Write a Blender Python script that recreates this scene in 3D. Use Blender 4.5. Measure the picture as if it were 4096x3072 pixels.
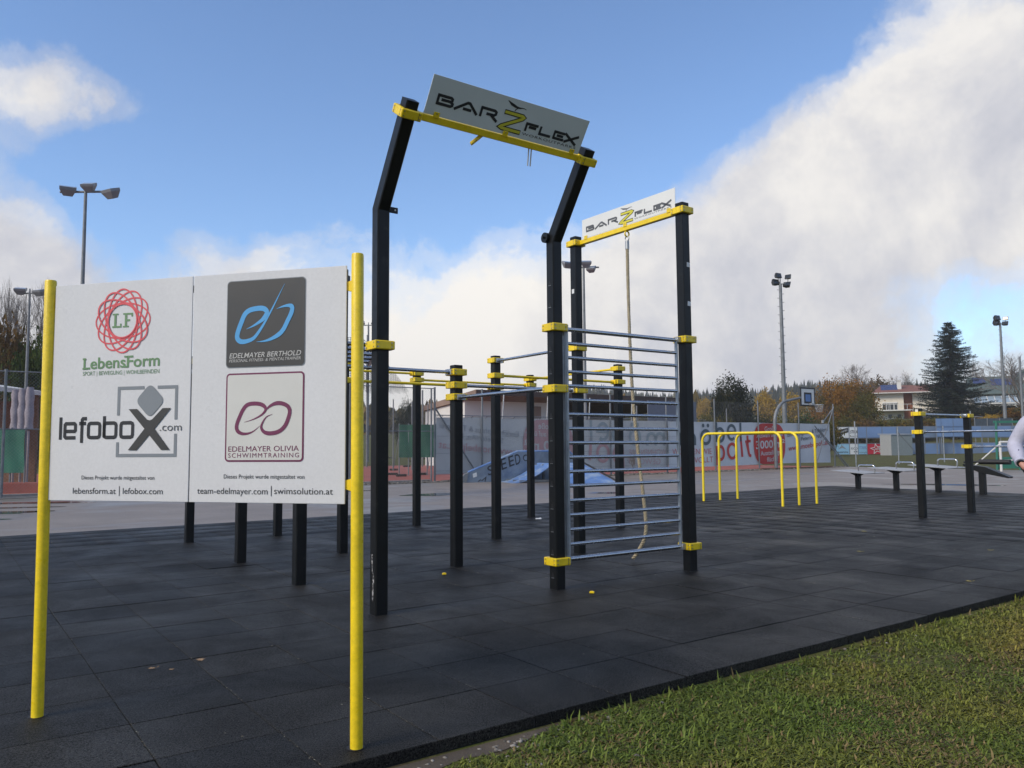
import bpy, math, random
import numpy as np
from mathutils import Vector, Matrix

# ------------------------------------------------------------------ scene, camera, light
for o in list(bpy.data.objects):
    bpy.data.objects.remove(o)
SC = bpy.context.scene
COL = SC.collection
R = math.radians
PI = math.pi

EYE = 1.22
PITCH, ROLL = 0.0766434641, -0.0070891
FOC, CX, CY = 3186.854, 2048.0, 1536.0
cam_d = bpy.data.cameras.new("camera")
cam = bpy.data.objects.new("camera", cam_d)
COL.objects.link(cam)
SC.camera = cam
cam_d.sensor_width = 36.0
cam_d.lens = 36.0 * FOC / 4096.0
cam_d.clip_start = 0.05
cam_d.clip_end = 6000.0
_sp, _cp = math.sin(PITCH), math.cos(PITCH)
_r0, _u0, _f0 = Vector((1, 0, 0)), Vector((0, -_sp, _cp)), Vector((0, _cp, _sp))
_r = _r0 * math.cos(ROLL) + _u0 * math.sin(ROLL)
_u = -_r0 * math.sin(ROLL) + _u0 * math.cos(ROLL)
cam.matrix_world = Matrix(((_r.x, _u.x, -_f0.x, 0), (_r.y, _u.y, -_f0.y, 0), (_r.z, _u.z, -_f0.z, EYE), (0, 0, 0, 1)))


def ray(px, py):
    x, y = (px - CX) / FOC, -(py - CY) / FOC
    return (_r * x + _u * y + _f0)


def at(px, py, Y):
    """point of the place seen at photo pixel (px, py) when it stands Y metres ahead"""
    d = ray(px, py)
    return Vector((d.x / d.y * Y, Y, EYE + d.z / d.y * Y))


SUN_DIR = Vector((-0.66, -0.46, 0.60)).normalized()
SUN_EL = math.asin(SUN_DIR.z)
SUN_AZ = math.atan2(SUN_DIR.x, SUN_DIR.y)

SC.view_settings.view_transform = 'Standard'
SC.view_settings.look = 'None'
SC.view_settings.exposure = 0.62
SC.view_settings.gamma = 1.0
SC.view_settings.use_curve_mapping = False
SC.render.engine = 'CYCLES'
try:
    SC.cycles.use_denoising = True
    SC.cycles.max_bounces = 6
    SC.cycles.transparent_max_bounces = 8
except Exception:
    pass

sun_d = bpy.data.lights.new("sun", 'SUN')
sun_d.energy = 2.1
sun_d.angle = R(20)
sun_d.color = (1.0, 0.88, 0.72)
sun = bpy.data.objects.new("sun", sun_d)
COL.objects.link(sun)
sun.rotation_euler = SUN_DIR.to_track_quat('Z', 'Y').to_euler()
sun.location = SUN_DIR * 50


class NT:
    """tiny node-tree helper"""
    def __init__(self, tree):
        self.t = tree
        self.t.nodes.clear()

    def n(self, typ, **kw):
        nd = self.t.nodes.new(typ)
        for k, v in kw.items():
            if k.startswith('i_'):
                key = k[2:]
                key = int(key) if key.isdigit() else key.replace('_', ' ')
                nd.inputs[key].default_value = v
            else:
                setattr(nd, k, v)
        return nd

    def l(self, a, ao, b, bi):
        self.t.links.new(a.outputs[ao], b.inputs[bi])

    def math(self, op, a, b=None, c=None, clamp=False):
        nd = self.t.nodes.new('ShaderNodeMath')
        nd.operation = op
        nd.use_clamp = clamp
        for i, v in enumerate((a, b, c)):
            if v is None:
                continue
            if isinstance(v, (int, float)):
                nd.inputs[i].default_value = v
            else:
                self.t.links.new(v, nd.inputs[i])
        return nd.outputs[0]

    def ramp(self, fac, stops, interp='LINEAR'):
        nd = self.t.nodes.new('ShaderNodeValToRGB')
        cr = nd.color_ramp
        cr.interpolation = interp
        while len(cr.elements) < len(stops):
            cr.elements.new(0.5)
        for e, (p, c) in zip(cr.elements, stops):
            e.position = p
            e.color = (c, c, c, 1) if isinstance(c, (int, float)) else (*c, 1)
        self.t.links.new(fac, nd.inputs[0])
        return nd.outputs[0]

    def mix(self, fac, a, b, typ='MIX'):
        nd = self.t.nodes.new('ShaderNodeMix')
        nd.data_type = 'RGBA'
        nd.blend_type = typ
        for sock, v in ((nd.inputs[0], fac), (nd.inputs[6], a), (nd.inputs[7], b)):
            if isinstance(v, (int, float)):
                sock.default_value = v
            elif isinstance(v, tuple):
                sock.default_value = (*v, 1) if len(v) == 3 else v
            else:
                self.t.links.new(v, sock)
        return nd.outputs[2]

    def noise(self, vec, scale, detail=4, rough=0.55, dist=0.0, out=0):
        nd = self.t.nodes.new('ShaderNodeTexNoise')
        nd.inputs['Scale'].default_value = scale
        nd.inputs['Detail'].default_value = detail
        nd.inputs['Roughness'].default_value = rough
        nd.inputs['Distortion'].default_value = dist
        if vec is not None:
            self.t.links.new(vec, nd.inputs['Vector'])
        return nd.outputs[out]


world = bpy.data.worlds.new("World")
SC.world = world
world.use_nodes = True
W = NT(world.node_tree)
w_out = W.n('ShaderNodeOutputWorld')
w_bg = W.n('ShaderNodeBackground', i_Strength=1.0)
W.l(w_bg, 0, w_out, 0)
sky = W.n('ShaderNodeTexSky', sky_type='NISHITA', sun_disc=False, sun_elevation=SUN_EL, sun_rotation=SUN_AZ,
          air_density=1.0, dust_density=0.15, ozone_density=2.0, altitude=400)
SKY_STRENGTH = 0.120
tc = W.n('ShaderNodeTexCoord')
dvec = tc.outputs['Generated']
sep = W.n('ShaderNodeSeparateXYZ')
W.t.links.new(dvec, sep.inputs[0])
zc = W.math('MAXIMUM', sep.outputs[2], 0.0)
# cloud layer seen in perspective: direction over (height + offset)
den = W.math('ADD', zc, 0.16)
comb = W.n('ShaderNodeCombineXYZ')
W.t.links.new(W.math('DIVIDE', sep.outputs[0], den), comb.inputs[0])
W.t.links.new(W.math('DIVIDE', sep.outputs[1], den), comb.inputs[1])
cvec = comb.outputs[0]
n_big = W.noise(dvec, 2.1, 3, 0.5, 0.2)
n_fine = W.noise(dvec, 5.5, 10, 0.62, 0.25)
n_det = W.noise(dvec, 17.0, 7, 0.65, 0.2)


def blob(px, py, width):
    d = ray(px, py).normalized()
    vm = W.n('ShaderNodeVectorMath', operation='DOT_PRODUCT')
    W.t.links.new(dvec, vm.inputs[0])
    vm.inputs[1].default_value = d
    k = 1.0 / (1 - math.cos(R(width)))
    e = W.math('MULTIPLY', W.math('SUBTRACT', vm.outputs['Value'], 1.0), k)
    return W.math('EXPONENT', e)


def addup(items):
    tot = None
    for s, w in items:
        v = W.math('MULTIPLY', s, w)
        tot = v if tot is None else W.math('ADD', tot, v)
    return tot


# cloud banks (positive) and blue openings (negative) in the part of the sky this place shows
banks = [((1650, 1350), 7, 0.36), ((2000, 1150), 7, 0.36), ((2450, 1200), 8, 0.42), ((2850, 1080), 7, 0.38), ((3100, 860), 6, 0.34), ((3350, 640), 6, 0.34), ((3620, 420), 6, 0.30),
         ((4000, 220), 7, 0.25), ((3750, 700), 6, 0.30), ((4080, 520), 6, 0.28), ((60, 320), 3.6, 0.52), ((260, 430), 3.0, 0.48), ((540, 430), 3.0, 0.52),
         ((20, 960), 4, 0.30), ((260, 1120), 5, 0.24), ((1000, 1120), 5, 0.50), ((720, 940), 2.0, 0.26), ((1330, 900), 2.6, 0.26), ((3100, 1400), 7, 0.20), ((3300, 1050), 6, 0.16), ((4070, 900), 4, 0.16)]
holes = [((1300, 250), 18, -0.40), ((2500, 250), 11, -0.38), ((2950, 250), 7, -0.24), ((900, 680), 7, -0.26), ((400, 720), 5, -0.22), ((1650, 650), 8, -0.24),
         ((2350, 560), 6, -0.18), ((3150, 80), 7, -0.20), ((3850, 1180), 4.5, -0.28), ((3560, 1150), 3.5, -0.10), ((250, 80), 9, -0.24), ((3650, 40), 6, -0.14)]
bias = addup([(blob(*c, w), a) for c, w, a in banks + holes])
base = addup([(n_big, 0.45), (n_fine, 1.10), (n_det, 0.42)])
low = W.math('MULTIPLY', W.math('SUBTRACT', 1.0, W.math('MULTIPLY', zc, 3.5, clamp=True)), 0.33)
dens = W.math('SUBTRACT', W.math('ADD', W.math('ADD', base, bias), low), 0.39)
cov = W.ramp(dens, [(0.52, 0.0), (0.66, 0.30), (0.80, 0.78), (0.96, 1.0)], 'EASE')
shade = addup([(W.noise(dvec, 4.0, 8, 0.62, 0.4), 0.75), (n_det, 0.25), (blob(1900, 1250, 12), 0.30), (blob(60, 370, 5), .16), (blob(3300, 600, 7), .05), (blob(3300, 1150, 8), -.07)])
ccol = W.ramp(shade, [(0.33, (0.32, 0.333, 0.39)), (0.47, (0.44, 0.442, 0.472)), (0.60, (0.585, 0.57, 0.555)), (0.74, (0.68, 0.655, 0.615))])
skyc = W.n('ShaderNodeVectorMath', operation='MULTIPLY')
W.l(sky, 0, skyc, 0)
skyc.inputs[1].default_value = (SKY_STRENGTH * .90, SKY_STRENGTH * 1.0, SKY_STRENGTH * 1.12)
final = W.mix(cov, skyc.outputs[0], ccol)
W.t.links.new(final, w_bg.inputs[0])

# ------------------------------------------------------------------ plan frame of the rig (u along the tiles, v away)
TH = 0.623808853
UX, UY = math.cos(TH), math.sin(TH)


def XY(u, v, z=0.0):
    return Vector((u * UX - v * UY, u * UY + v * UX, z))


# ------------------------------------------------------------------ helpers
def tag(o, label=None, cat=None, group=None, kind=None):
    if label: o['label'] = label
    if cat: o['category'] = cat
    if group: o['group'] = group
    if kind: o['kind'] = kind
    return o


def link(o, parent=None):
    COL.objects.link(o)
    if parent is not None:
        o.parent = parent
    return o


def thing(name, label, cat, loc=(0, 0, 0), rz=0.0, group=None):
    o = bpy.data.objects.new(name, None)
    o.empty_display_size = 0.1
    link(o)
    o.location = loc
    o.rotation_euler = (0, 0, rz)
    return tag(o, label, cat, group)


def copy_tree(o, parent=None):
    c = o.copy()
    COL.objects.link(c)
    c.parent = parent
    for ch in list(o.children):
        copy_tree(ch, c)
    return c


V3 = Vector


class MB:
    def __init__(self):
        self.v, self.f, self.m = [], [], []

    def add(self, vs, fs, mi=0):
        b = len(self.v)
        self.v.extend([tuple(p) for p in vs])
        for f in fs:
            self.f.append(tuple(i + b for i in f))
            self.m.append(mi)
        return self

    def box(self, c, s, mi=0, rot=None, bev=0.0):
        hx, hy, hz = s[0] / 2, s[1] / 2, s[2] / 2
        c = V3(c)
        if bev <= 0:
            vs = [V3((x, y, z)) for x in (-hx, hx) for y in (-hy, hy) for z in (-hz, hz)]
            fs = [(0, 1, 3, 2), (4, 6, 7, 5), (0, 4, 5, 1), (2, 3, 7, 6), (0, 2, 6, 4), (1, 5, 7, 3)]
        else:
            b = min(bev, hx * .98, hy * .98, hz * .98)
            vs, idx = [], {}
            for sx in (-1, 1):
                for sy in (-1, 1):
                    for sz in (-1, 1):
                        for a in range(3):
                            p = [sx * (hx - b), sy * (hy - b), sz * (hz - b)]
                            p[a] = (sx * hx, sy * hy, sz * hz)[a]
                            idx[(sx, sy, sz, a)] = len(vs)
                            vs.append(V3(p))
            fs = []
            S = (-1, 1)
            for a in range(3):
                o1, o2 = (a + 1) % 3, (a + 2) % 3
                for s in S:
                    q = []
                    for (s1, s2) in ((-1, -1), (1, -1), (1, 1), (-1, 1)):
                        k = [0, 0, 0]
                        k[a], k[o1], k[o2] = s, s1, s2
                        q.append(idx[(*k, a)])
                    fs.append(tuple(q if s > 0 else q[::-1]))
                for s1 in S:
                    for s2 in S:
                        q = []
                        k = [0, 0, 0]
                        k[o1], k[o2] = s1, s2
                        k[a] = -1; q.append(idx[(*k, o1)])
                        k[a] = 1; q.append(idx[(*k, o1)]); q.append(idx[(*k, o2)])
                        k[a] = -1; q.append(idx[(*k, o2)])
                        fs.append(tuple(q if s1 * s2 < 0 else q[::-1]))
            for k in [(a, b_, c_) for a in S for b_ in S for c_ in S]:
                q = [idx[(*k, a)] for a in range(3)]
                fs.append(tuple(q if k[0] * k[1] * k[2] > 0 else q[::-1]))
        if rot is not None:
            vs = [rot @ p for p in vs]
        return self.add([p + c for p in vs], fs, mi)

    def tube(self, pts, r, n=10, mi=0, caps=True):
        pts = [V3(p) for p in pts]
        rr = r if isinstance(r, (list, tuple)) else [r] * len(pts)
        t0 = (pts[1] - pts[0]).normalized()
        a = V3((0, 0, 1)) if abs(t0.z) < .9 else V3((1, 0, 0))
        x = t0.cross(a).normalized()
        vs, fs = [], []
        for i, p in enumerate(pts):
            if i == 0: t = pts[1] - pts[0]
            elif i == len(pts) - 1: t = pts[-1] - pts[-2]
            else: t = (pts[i + 1] - p).normalized() + (p - pts[i - 1]).normalized()
            t = t.normalized()
            x = (x - t * x.dot(t)).normalized()
            y = t.cross(x)
            for k in range(n):
                an = 2 * PI * k / n
                vs.append(p + (x * math.cos(an) + y * math.sin(an)) * rr[i])
        for i in range(len(pts) - 1):
            for k in range(n):
                k2 = (k + 1) % n
                fs.append((i * n + k, i * n + k2, (i + 1) * n + k2, (i + 1) * n + k))
        if caps:
            fs.append(tuple(range(n))[::-1])
            fs.append(tuple((len(pts) - 1) * n + k for k in range(n)))
        return self.add(vs, fs, mi)

    def loft(self, sections, mi=0, caps=True):
        n = len(sections[0])
        vs = [p for s in sections for p in s]
        fs = []
        for i in range(len(sections) - 1):
            for k in range(n):
                k2 = (k + 1) % n
                fs.append((i * n + k, i * n + k2, (i + 1) * n + k2, (i + 1) * n + k))
        if caps:
            fs.append(tuple(range(n))[::-1])
            fs.append(tuple((len(sections) - 1) * n + k for k in range(n)))
        return self.add(vs, fs, mi)

    def prism(self, poly, d, mi=0):
        """poly: list of 3-D points (planar), d: extrusion vector"""
        n = len(poly)
        p1 = [V3(p) for p in poly]
        d = V3(d)
        p2 = [p + d for p in p1]
        fs = [tuple(range(n))[::-1], tuple(range(n, 2 * n))]
        for k in range(n):
            k2 = (k + 1) % n
            fs.append((k, k2, n + k2, n + k))
        return self.add(p1 + p2, fs, mi)

    def quad(self, a, b, c, d, mi=0):
        return self.add([a, b, c, d], [(0, 1, 2, 3)], mi)

    def build(self, name, mats, parent=None, base=(0, 0, 0), smooth=None, rz=None):
        me = bpy.data.meshes.new(name)
        bx, by, bz = base
        me.from_pydata([(x - bx, y - by, z - bz) for x, y, z in self.v], [], self.f)
        if not isinstance(mats, (list, tuple)): mats = [mats]
        for m in mats: me.materials.append(m)
        me.polygons.foreach_set('material_index', self.m)
        if smooth:
            me.polygons.foreach_set('use_smooth', [True] * len(self.f))
            me.set_sharp_from_angle(angle=R(smooth))
        me.update()
        o = bpy.data.objects.new(name, me)
        return link(o, parent)


def np_mesh(name, verts, faces, mat, parent=None, tint=None, mi=None, smooth=False):
    """verts (n,3), faces (m,k) with equal k"""
    verts = np.asarray(verts, np.float32)
    faces = np.asarray(faces, np.int32)
    me = bpy.data.meshes.new(name)
    me.vertices.add(len(verts))
    me.vertices.foreach_set('co', verts.ravel())
    k = faces.shape[1]
    me.loops.add(faces.size)
    me.loops.foreach_set('vertex_index', faces.ravel())
    me.polygons.add(len(faces))
    me.polygons.foreach_set('loop_start', np.arange(0, faces.size, k, dtype=np.int32))
    if tint is not None:
        a = me.color_attributes.new('tint', 'FLOAT_COLOR', 'POINT')
        c = np.ones((len(verts), 4), np.float32)
        c[:, :3] = np.asarray(tint, np.float32).reshape(-1, 1) if np.ndim(tint) == 1 else tint
        a.data.foreach_set('color', c.ravel())
    if smooth:
        me.polygons.foreach_set('use_smooth', [True] * len(faces))
    if mat is not None: me.materials.append(mat)
    me.update(calc_edges=True)
    me.validate()
    o = bpy.data.objects.new(name, me)
    return link(o, parent)


# ------------------------------------------------------------------ materials
MATS = {}


def material(name, col, rough=0.6, metal=0.0, vary=0.12, vscale=6.0, bump=0.0, bscale=60.0, col2=None, c2scale=2.0, c2lo=0.5, c2hi=0.65,
             rvary=0.1, spec=0.5, coat=0.0, detail=5, coord='Object', grain=0.0, gscale=300.0):
    m = bpy.data.materials.new(name)
    m.use_nodes = True
    t = NT(m.node_tree)
    out = t.n('ShaderNodeOutputMaterial')
    p = t.n('ShaderNodeBsdfPrincipled')
    t.l(p, 0, out, 0)
    tcn = t.n('ShaderNodeTexCoord')
    vec = tcn.outputs[coord]
    n1 = t.noise(vec, vscale, detail, 0.6)
    lo = tuple(max(0, c * (1 - vary)) for c in col)
    hi = tuple(min(1, c * (1 + vary)) for c in col)
    c = t.ramp(n1, [(0.3, lo), (0.7, hi)])
    if col2 is not None:
        n2 = t.noise(vec, c2scale, 6, 0.6, 0.4)
        c = t.mix(t.ramp(n2, [(c2lo, 0.0), (c2hi, 1.0)]), c, col2)
    if grain > 0:
        n4 = t.noise(vec, gscale, 2, 0.7)
        c = t.mix(1.0, c, t.ramp(n4, [(0.3, 1 - grain), (0.7, 1 + grain * 0.6)]), 'MULTIPLY')
    t.t.links.new(c, p.inputs['Base Color'])
    n3 = t.noise(vec, vscale * 1.7, 4, 0.6)
    t.t.links.new(t.ramp(n3, [(0.3, max(0.02, rough - rvary)), (0.7, min(1, rough + rvary))]), p.inputs['Roughness'])
    p.inputs['Metallic'].default_value = metal
    p.inputs['Specular IOR Level'].default_value = spec
    if coat:
        p.inputs['Coat Weight'].default_value = coat
        p.inputs['Coat Roughness'].default_value = 0.15
    if bump > 0:
        nb = t.noise(vec, bscale, 4, 0.65)
        b = t.n('ShaderNodeBump', i_Strength=bump, i_Distance=0.01)
        t.t.links.new(nb, b.inputs['Height'])
        t.l(b, 0, p, 'Normal')
    MATS[name] = m
    return m


def foliage(name, a, b, trans=0.25, spot=None):
    m = bpy.data.materials.new(name)
    m.use_nodes = True
    t = NT(m.node_tree)
    out = t.n('ShaderNodeOutputMaterial')
    at_ = t.n('ShaderNodeAttribute', attribute_name='tint')
    c = t.mix(at_.outputs['Fac'], a, b)
    if spot:
        tcn = t.n('ShaderNodeTexCoord')
        n2 = t.noise(tcn.outputs['Object'], 1.2, 3, 0.6)
        c = t.mix(t.ramp(n2, [(0.48, 0.0), (0.62, 1.0)]), c, spot)
    d = t.n('ShaderNodeBsdfDiffuse')
    tr = t.n('ShaderNodeBsdfTranslucent')
    mx = t.n('ShaderNodeMixShader', i_0=trans)
    t.t.links.new(c, d.inputs[0]); t.t.links.new(c, tr.inputs[0])
    t.l(d, 0, mx, 1); t.l(tr, 0, mx, 2); t.l(mx, 0, out, 0)
    MATS[name] = m
    return m


M_black = material('black_powder_coat', (0.0055, 0.0062, 0.0066), 0.40, vary=.35, vscale=5, col2=(.016, .016, .015), c2scale=9, c2lo=.60, c2hi=.72, bump=.06, bscale=400, rvary=.08, spec=.30)
M_blackplain = material('black_plastic', (0.012, 0.012, 0.013), 0.55, vary=.2)
M_yellow = material('yellow_paint', (0.84, 0.60, 0.015), 0.34, vary=.09, vscale=9, bump=.05, bscale=300, col2=(.42, .27, .03), c2scale=14.0, c2lo=.66, c2hi=.78, rvary=.12)
M_yellowpost = material('yellow_paint_worn', (0.84, 0.61, 0.015), 0.36, vary=.10, vscale=11, bump=.12, bscale=160, rvary=.12, col2=(.70, .22, .02), c2scale=3.3, c2lo=.64, c2hi=.70, grain=.10, gscale=60)
M_yellowdip = material('yellow_paint_bright', (0.86, 0.66, 0.025), 0.4, vary=.06, vscale=7, rvary=.08)
M_steel = material('stainless_steel', (0.50, 0.52, 0.54), 0.30, metal=1.0, vary=.08, vscale=8, rvary=.08)
M_steeldark = material('wet_steel', (0.50, 0.51, 0.53), 0.24, metal=1.0, vary=.12, vscale=8, rvary=.08)
M_galv = material('galvanised_steel', (0.40, 0.42, 0.43), 0.5, metal=.75, vary=.2, vscale=8, rvary=.12)
M_galvdull = material('weathered_galvanised', (0.20, 0.215, 0.225), 0.62, metal=.4, vary=.18, vscale=4, rvary=.1)
M_bolt = material('bolt_steel', (0.4, 0.38, 0.33), 0.35, metal=1.0)
M_panel = material('sign_white', (0.65, 0.655, 0.655), 0.32, vary=.03, vscale=2.0, col2=(.60, .605, .61), c2scale=1.3, c2lo=.5, c2hi=.8, rvary=.07, grain=.04, gscale=70, bump=.04, bscale=3)
M_panel2 = material('sign_white_clean', (0.72, 0.73, 0.70), 0.38, vary=.03, vscale=2.0, rvary=.06)
M_ink = material('ink_black', (0.018, 0.02, 0.024), 0.5, vary=.1)
M_inkgrey = material('ink_grey', (0.095, 0.10, 0.105), 0.5, vary=.06)
M_inkmid = material('ink_mid_grey', (0.20, 0.225, 0.245), 0.5, vary=.05)
M_inkdark = material('ink_charcoal', (0.045, 0.045, 0.043), 0.45, vary=.10, vscale=3)
M_inkred = material('ink_coral', (0.66, 0.09, 0.105), 0.5, vary=.08)
M_inkgreen = material('ink_green', (0.13, 0.25, 0.115), 0.5, vary=.1)
M_inkblue = material('ink_blue', (0.075, 0.34, 0.66), 0.45, vary=.05)
M_inkmaroon = material('ink_maroon', (0.15, 0.022, 0.075), 0.5, vary=.08)
M_inkwhite = material('ink_pale_grey', (0.50, 0.50, 0.48), 0.5, vary=.05)
M_inkcream = material('ink_cream', (0.60, 0.60, 0.56), 0.4, vary=.03)
M_signyellow = material('ink_yellow', (0.66, 0.60, 0.05), 0.45, vary=.05)
M_rope = material('hemp_rope', (0.36, 0.31, 0.21), 0.9, vary=.25, vscale=25, bump=.3, bscale=250)
M_asphalt_side = None
M_wood = material('weathered_timber', (0.16, 0.085, 0.05), 0.8, vary=.3, vscale=9)
M_redcourt = material('red_court', (0.30, 0.075, 0.045), 0.75, vary=.15, vscale=.8, col2=(.22, .07, .05), c2scale=.35, bump=.1, bscale=80)
M_greentarp = material('green_windscreen', (0.018, 0.085, 0.055), 0.75, vary=.2, vscale=1.2, bump=.2, bscale=6)
M_wallwhite = material('white_render', (0.60, 0.60, 0.57), 0.8, vary=.06, vscale=.6)
M_brownfascia = material('brown_fascia', (0.23, 0.165, 0.13), 0.7, vary=.18, vscale=1.2)
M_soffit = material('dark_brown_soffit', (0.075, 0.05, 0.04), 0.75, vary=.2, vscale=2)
M_glass = material('dark_glass', (0.02, 0.025, 0.03), 0.08, vary=.2, spec=.6)
M_bark = material('bark', (0.085, 0.065, 0.05), 0.9, vary=.3, vscale=12, bump=.4, bscale=30)
M_barkgrey = material('bark_grey', (0.17, 0.145, 0.125), 0.9, vary=.25, vscale=12)
print('base ok')
# ------------------------------------------------------------------ the setting
GZ = -0.055          # level of the turf


def smooth01(a, b, x):
    t = min(1, max(0, (x - a) / (b - a)))
    return t * t * (3 - 2 * t)


def terrain(x, y):
    r = math.hypot(x, y)
    if r < 60: return GZ
    az = math.degrees(math.atan2(x, y))
    right = smooth01(14, 26, az) * smooth01(120, 60, az)
    z = GZ + right * 4.6 * smooth01(92, 125, r)
    z += right * 9 * smooth01(125, 260, r)
    z += 4.0 * smooth01(95, 190, r) * (1 - right)
    ridge = 25 + 3.0 * math.sin(az * .11 + 0.6) + 2.5 * math.sin(az * .37) + 1.2 * math.sin(az * .9 + 2) - 15 * smooth01(0, -12, az) - 9 * right
    z += ridge * smooth01(230, 640, r)
    return z


def ground_material():
    m = bpy.data.materials.new('turf_ground')
    m.use_nodes = True
    t = NT(m.node_tree)
    out = t.n('ShaderNodeOutputMaterial')
    p = t.n('ShaderNodeBsdfPrincipled', i_Roughness=0.95)
    p.inputs['Specular IOR Level'].default_value = 0.15
    t.l(p, 0, out, 0)
    g = t.n('ShaderNodeNewGeometry')
    pos = g.outputs['Position']
    big = t.noise(pos, 0.22, 4, .6)
    mid = t.noise(pos, 2.2, 5, .65, .4)
    fine = t.noise(pos, 45, 4, .7)
    c = t.ramp(mid, [(.3, (.070, .082, .018)), (.5, (.100, .118, .028)), (.7, (.14, .145, .042))])
    c = t.mix(t.ramp(big, [(.45, 0.), (.7, .55)]), c, (.10, .10, .032))
    soil = t.ramp(t.noise(pos, 3.1, 5, .6, .3), [(.42, 0.), (.60, .85)])
    c = t.mix(soil, c, (.085, .062, .038))
    c = t.mix(1.0, c, t.ramp(fine, [(.25, .45), (.75, 1.35)]), 'MULTIPLY')
    t.t.links.new(c, p.inputs['Base Color'])
    b = t.n('ShaderNodeBump', i_Strength=.6, i_Distance=.03)
    t.t.links.new(fine, b.inputs['Height'])
    t.l(b, 0, p, 'Normal')
    return m


M_turf = ground_material()
rings = [0, 6, 12, 20, 30, 45, 60, 75, 88, 95, 102, 110, 118, 126, 135, 150, 170, 195, 225, 260, 300, 350, 410, 480, 560, 640, 760, 900]
NSEC = 180
gv = [(0, 0, GZ)]
gf = []
for ri, rr in enumerate(rings[1:]):
    for k in range(NSEC):
        a = 2 * PI * k / NSEC
        x, y = rr * math.sin(a), rr * math.cos(a)
        gv.append((x, y, terrain(x, y)))
for k in range(NSEC):
    gf.append((0, 1 + (k + 1) % NSEC, 1 + k))
for ri in range(len(rings) - 2):
    b0, b1 = 1 + ri * NSEC, 1 + (ri + 1) * NSEC
    for k in range(NSEC):
        k2 = (k + 1) % NSEC
        gf.append((b0 + k, b0 + k2, b1 + k2, b1 + k))
gm = MB(); gm.v, gm.f, gm.m = gv, gf, [0] * len(gf)
ground = gm.build('ground', M_turf, smooth=60)
tag(ground, 'grass covered ground with mown playing field and gentle wooded hills', 'ground', kind='structure')


def flat_poly(name, uv, z, mat, kind='structure', label=None, cat=None):
    m = MB()
    m.add([XY(u, v, z) for u, v in uv], [tuple(range(len(uv)))])
    o = m.build(name, mat)
    tag(o, label, cat, kind=kind)
    return o


def asphalt_material():
    m = bpy.data.materials.new('damp_asphalt')
    m.use_nodes = True
    t = NT(m.node_tree)
    out = t.n('ShaderNodeOutputMaterial')
    p = t.n('ShaderNodeBsdfPrincipled')
    t.l(p, 0, out, 0)
    pos = t.n('ShaderNodeNewGeometry').outputs['Position']
    fine = t.noise(pos, 70, 3, .7)
    mid = t.noise(pos, .9, 6, .6, .3)
    wet = t.noise(pos, .33, 5, .55, .6)
    c = t.ramp(mid, [(.3, (.185, .160, .138)), (.7, (.245, .212, .183))])
    c = t.mix(1.0, c, t.ramp(fine, [(.3, .75), (.7, 1.2)]), 'MULTIPLY')
    wetm = t.ramp(wet, [(.50, 0.), (.60, 1.)])
    c = t.mix(t.math('MULTIPLY', wetm, .35), c, (.12, .108, .10))
    t.t.links.new(c, p.inputs['Base Color'])
    t.t.links.new(t.mix(wetm, (.62, .62, .62), (.34, .34, .34)), p.inputs['Roughness'])
    b = t.n('ShaderNodeBump', i_Strength=.25, i_Distance=.006)
    t.t.links.new(fine, b.inputs['Height'])
    t.l(b, 0, p, 'Normal')
    return m


M_asphalt = asphalt_material()
flat_poly('asphalt', [(-16, 13.2), (20.70, 13.2), (20.70, -9), (38.4, -9), (38.4, 23.55), (-16, 23.55)], -0.02, M_asphalt,
          label='damp grey asphalt court behind the black matting', cat='asphalt')
M_gravelbed = material('gravel_bed', (.15, .14, .125), .9, vary=.4, vscale=14, bump=.8, bscale=30, coord='Object')
flat_poly('gravel_strip', [(-16, 23.45), (38.6, 23.45), (38.6, 24.35), (-16, 24.35)], -0.012, M_gravelbed,
          label='narrow strip of grey gravel along the foot of the wire fence', cat='gravel')
flat_poly('court_surface', [(-16, 24.3), (38.6, 24.3), (38.6, 34), (27, 34), (27, 46), (-16, 46)], -0.03, M_redcourt,
          label='brick red sports court behind the wire fence', cat='court')
kb = MB()
kb.box(((14 + -16) / 2, 0, 0), (30, .10, .10), bev=.01)
kerb = kb.build('kerb', material('concrete_kerb', (.30, .28, .26), .85, vary=.2, vscale=5, bump=.2, bscale=40))
kerb.location = XY(0, 24.42, -.0)
kerb.rotation_euler = (0, 0, TH)
tag(kerb, 'low concrete kerb along the front of the red court', 'kerb', kind='structure')

# puddles: thin irregular sheets of standing water
M_water = material('puddle_water', (.03, .032, .035), .05, vary=.1, spec=.6, rvary=.02)


def puddle(x, y, rx, ry, rot, seed):
    rg = random.Random(seed)
    ph = [rg.uniform(0, 6.28) for _ in range(5)]
    m = MB()
    pts = []
    for k in range(40):
        a = 2 * PI * k / 40
        r = 1 + .22 * math.sin(2 * a + ph[0]) + .14 * math.sin(3 * a + ph[1]) + .09 * math.sin(5 * a + ph[2]) + .05 * math.sin(9 * a + ph[3])
        px, py = rx * r * math.cos(a), ry * r * math.sin(a)
        pts.append((x + px * math.cos(rot) - py * math.sin(rot), y + px * math.sin(rot) + py * math.cos(rot), -0.016))
    m.add(pts, [tuple(range(40))])
    tag(m.build('puddle', M_water), 'shallow rain puddle lying on the grey asphalt', 'puddle', kind='structure')


for i, a in enumerate([(-2.1, 20.4, .75, .45, .2), (-10.4, 15.5, 1.15, .42, .15), (-9.6, 13.9, .7, .2, .3), (-10.9, 18.4, 1.0, .4, .1), (-10.6, 16.9, .8, .2, .2),
                       (12.6, 23.4, 1.5, .38, -.35), (2.4, 20.6, .5, .25, .1), (-4.6, 22.3, .8, .3, .2), (20.5, 27.0, 1.4, .5, .3)]):
    puddle(*a, seed=i)

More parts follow.
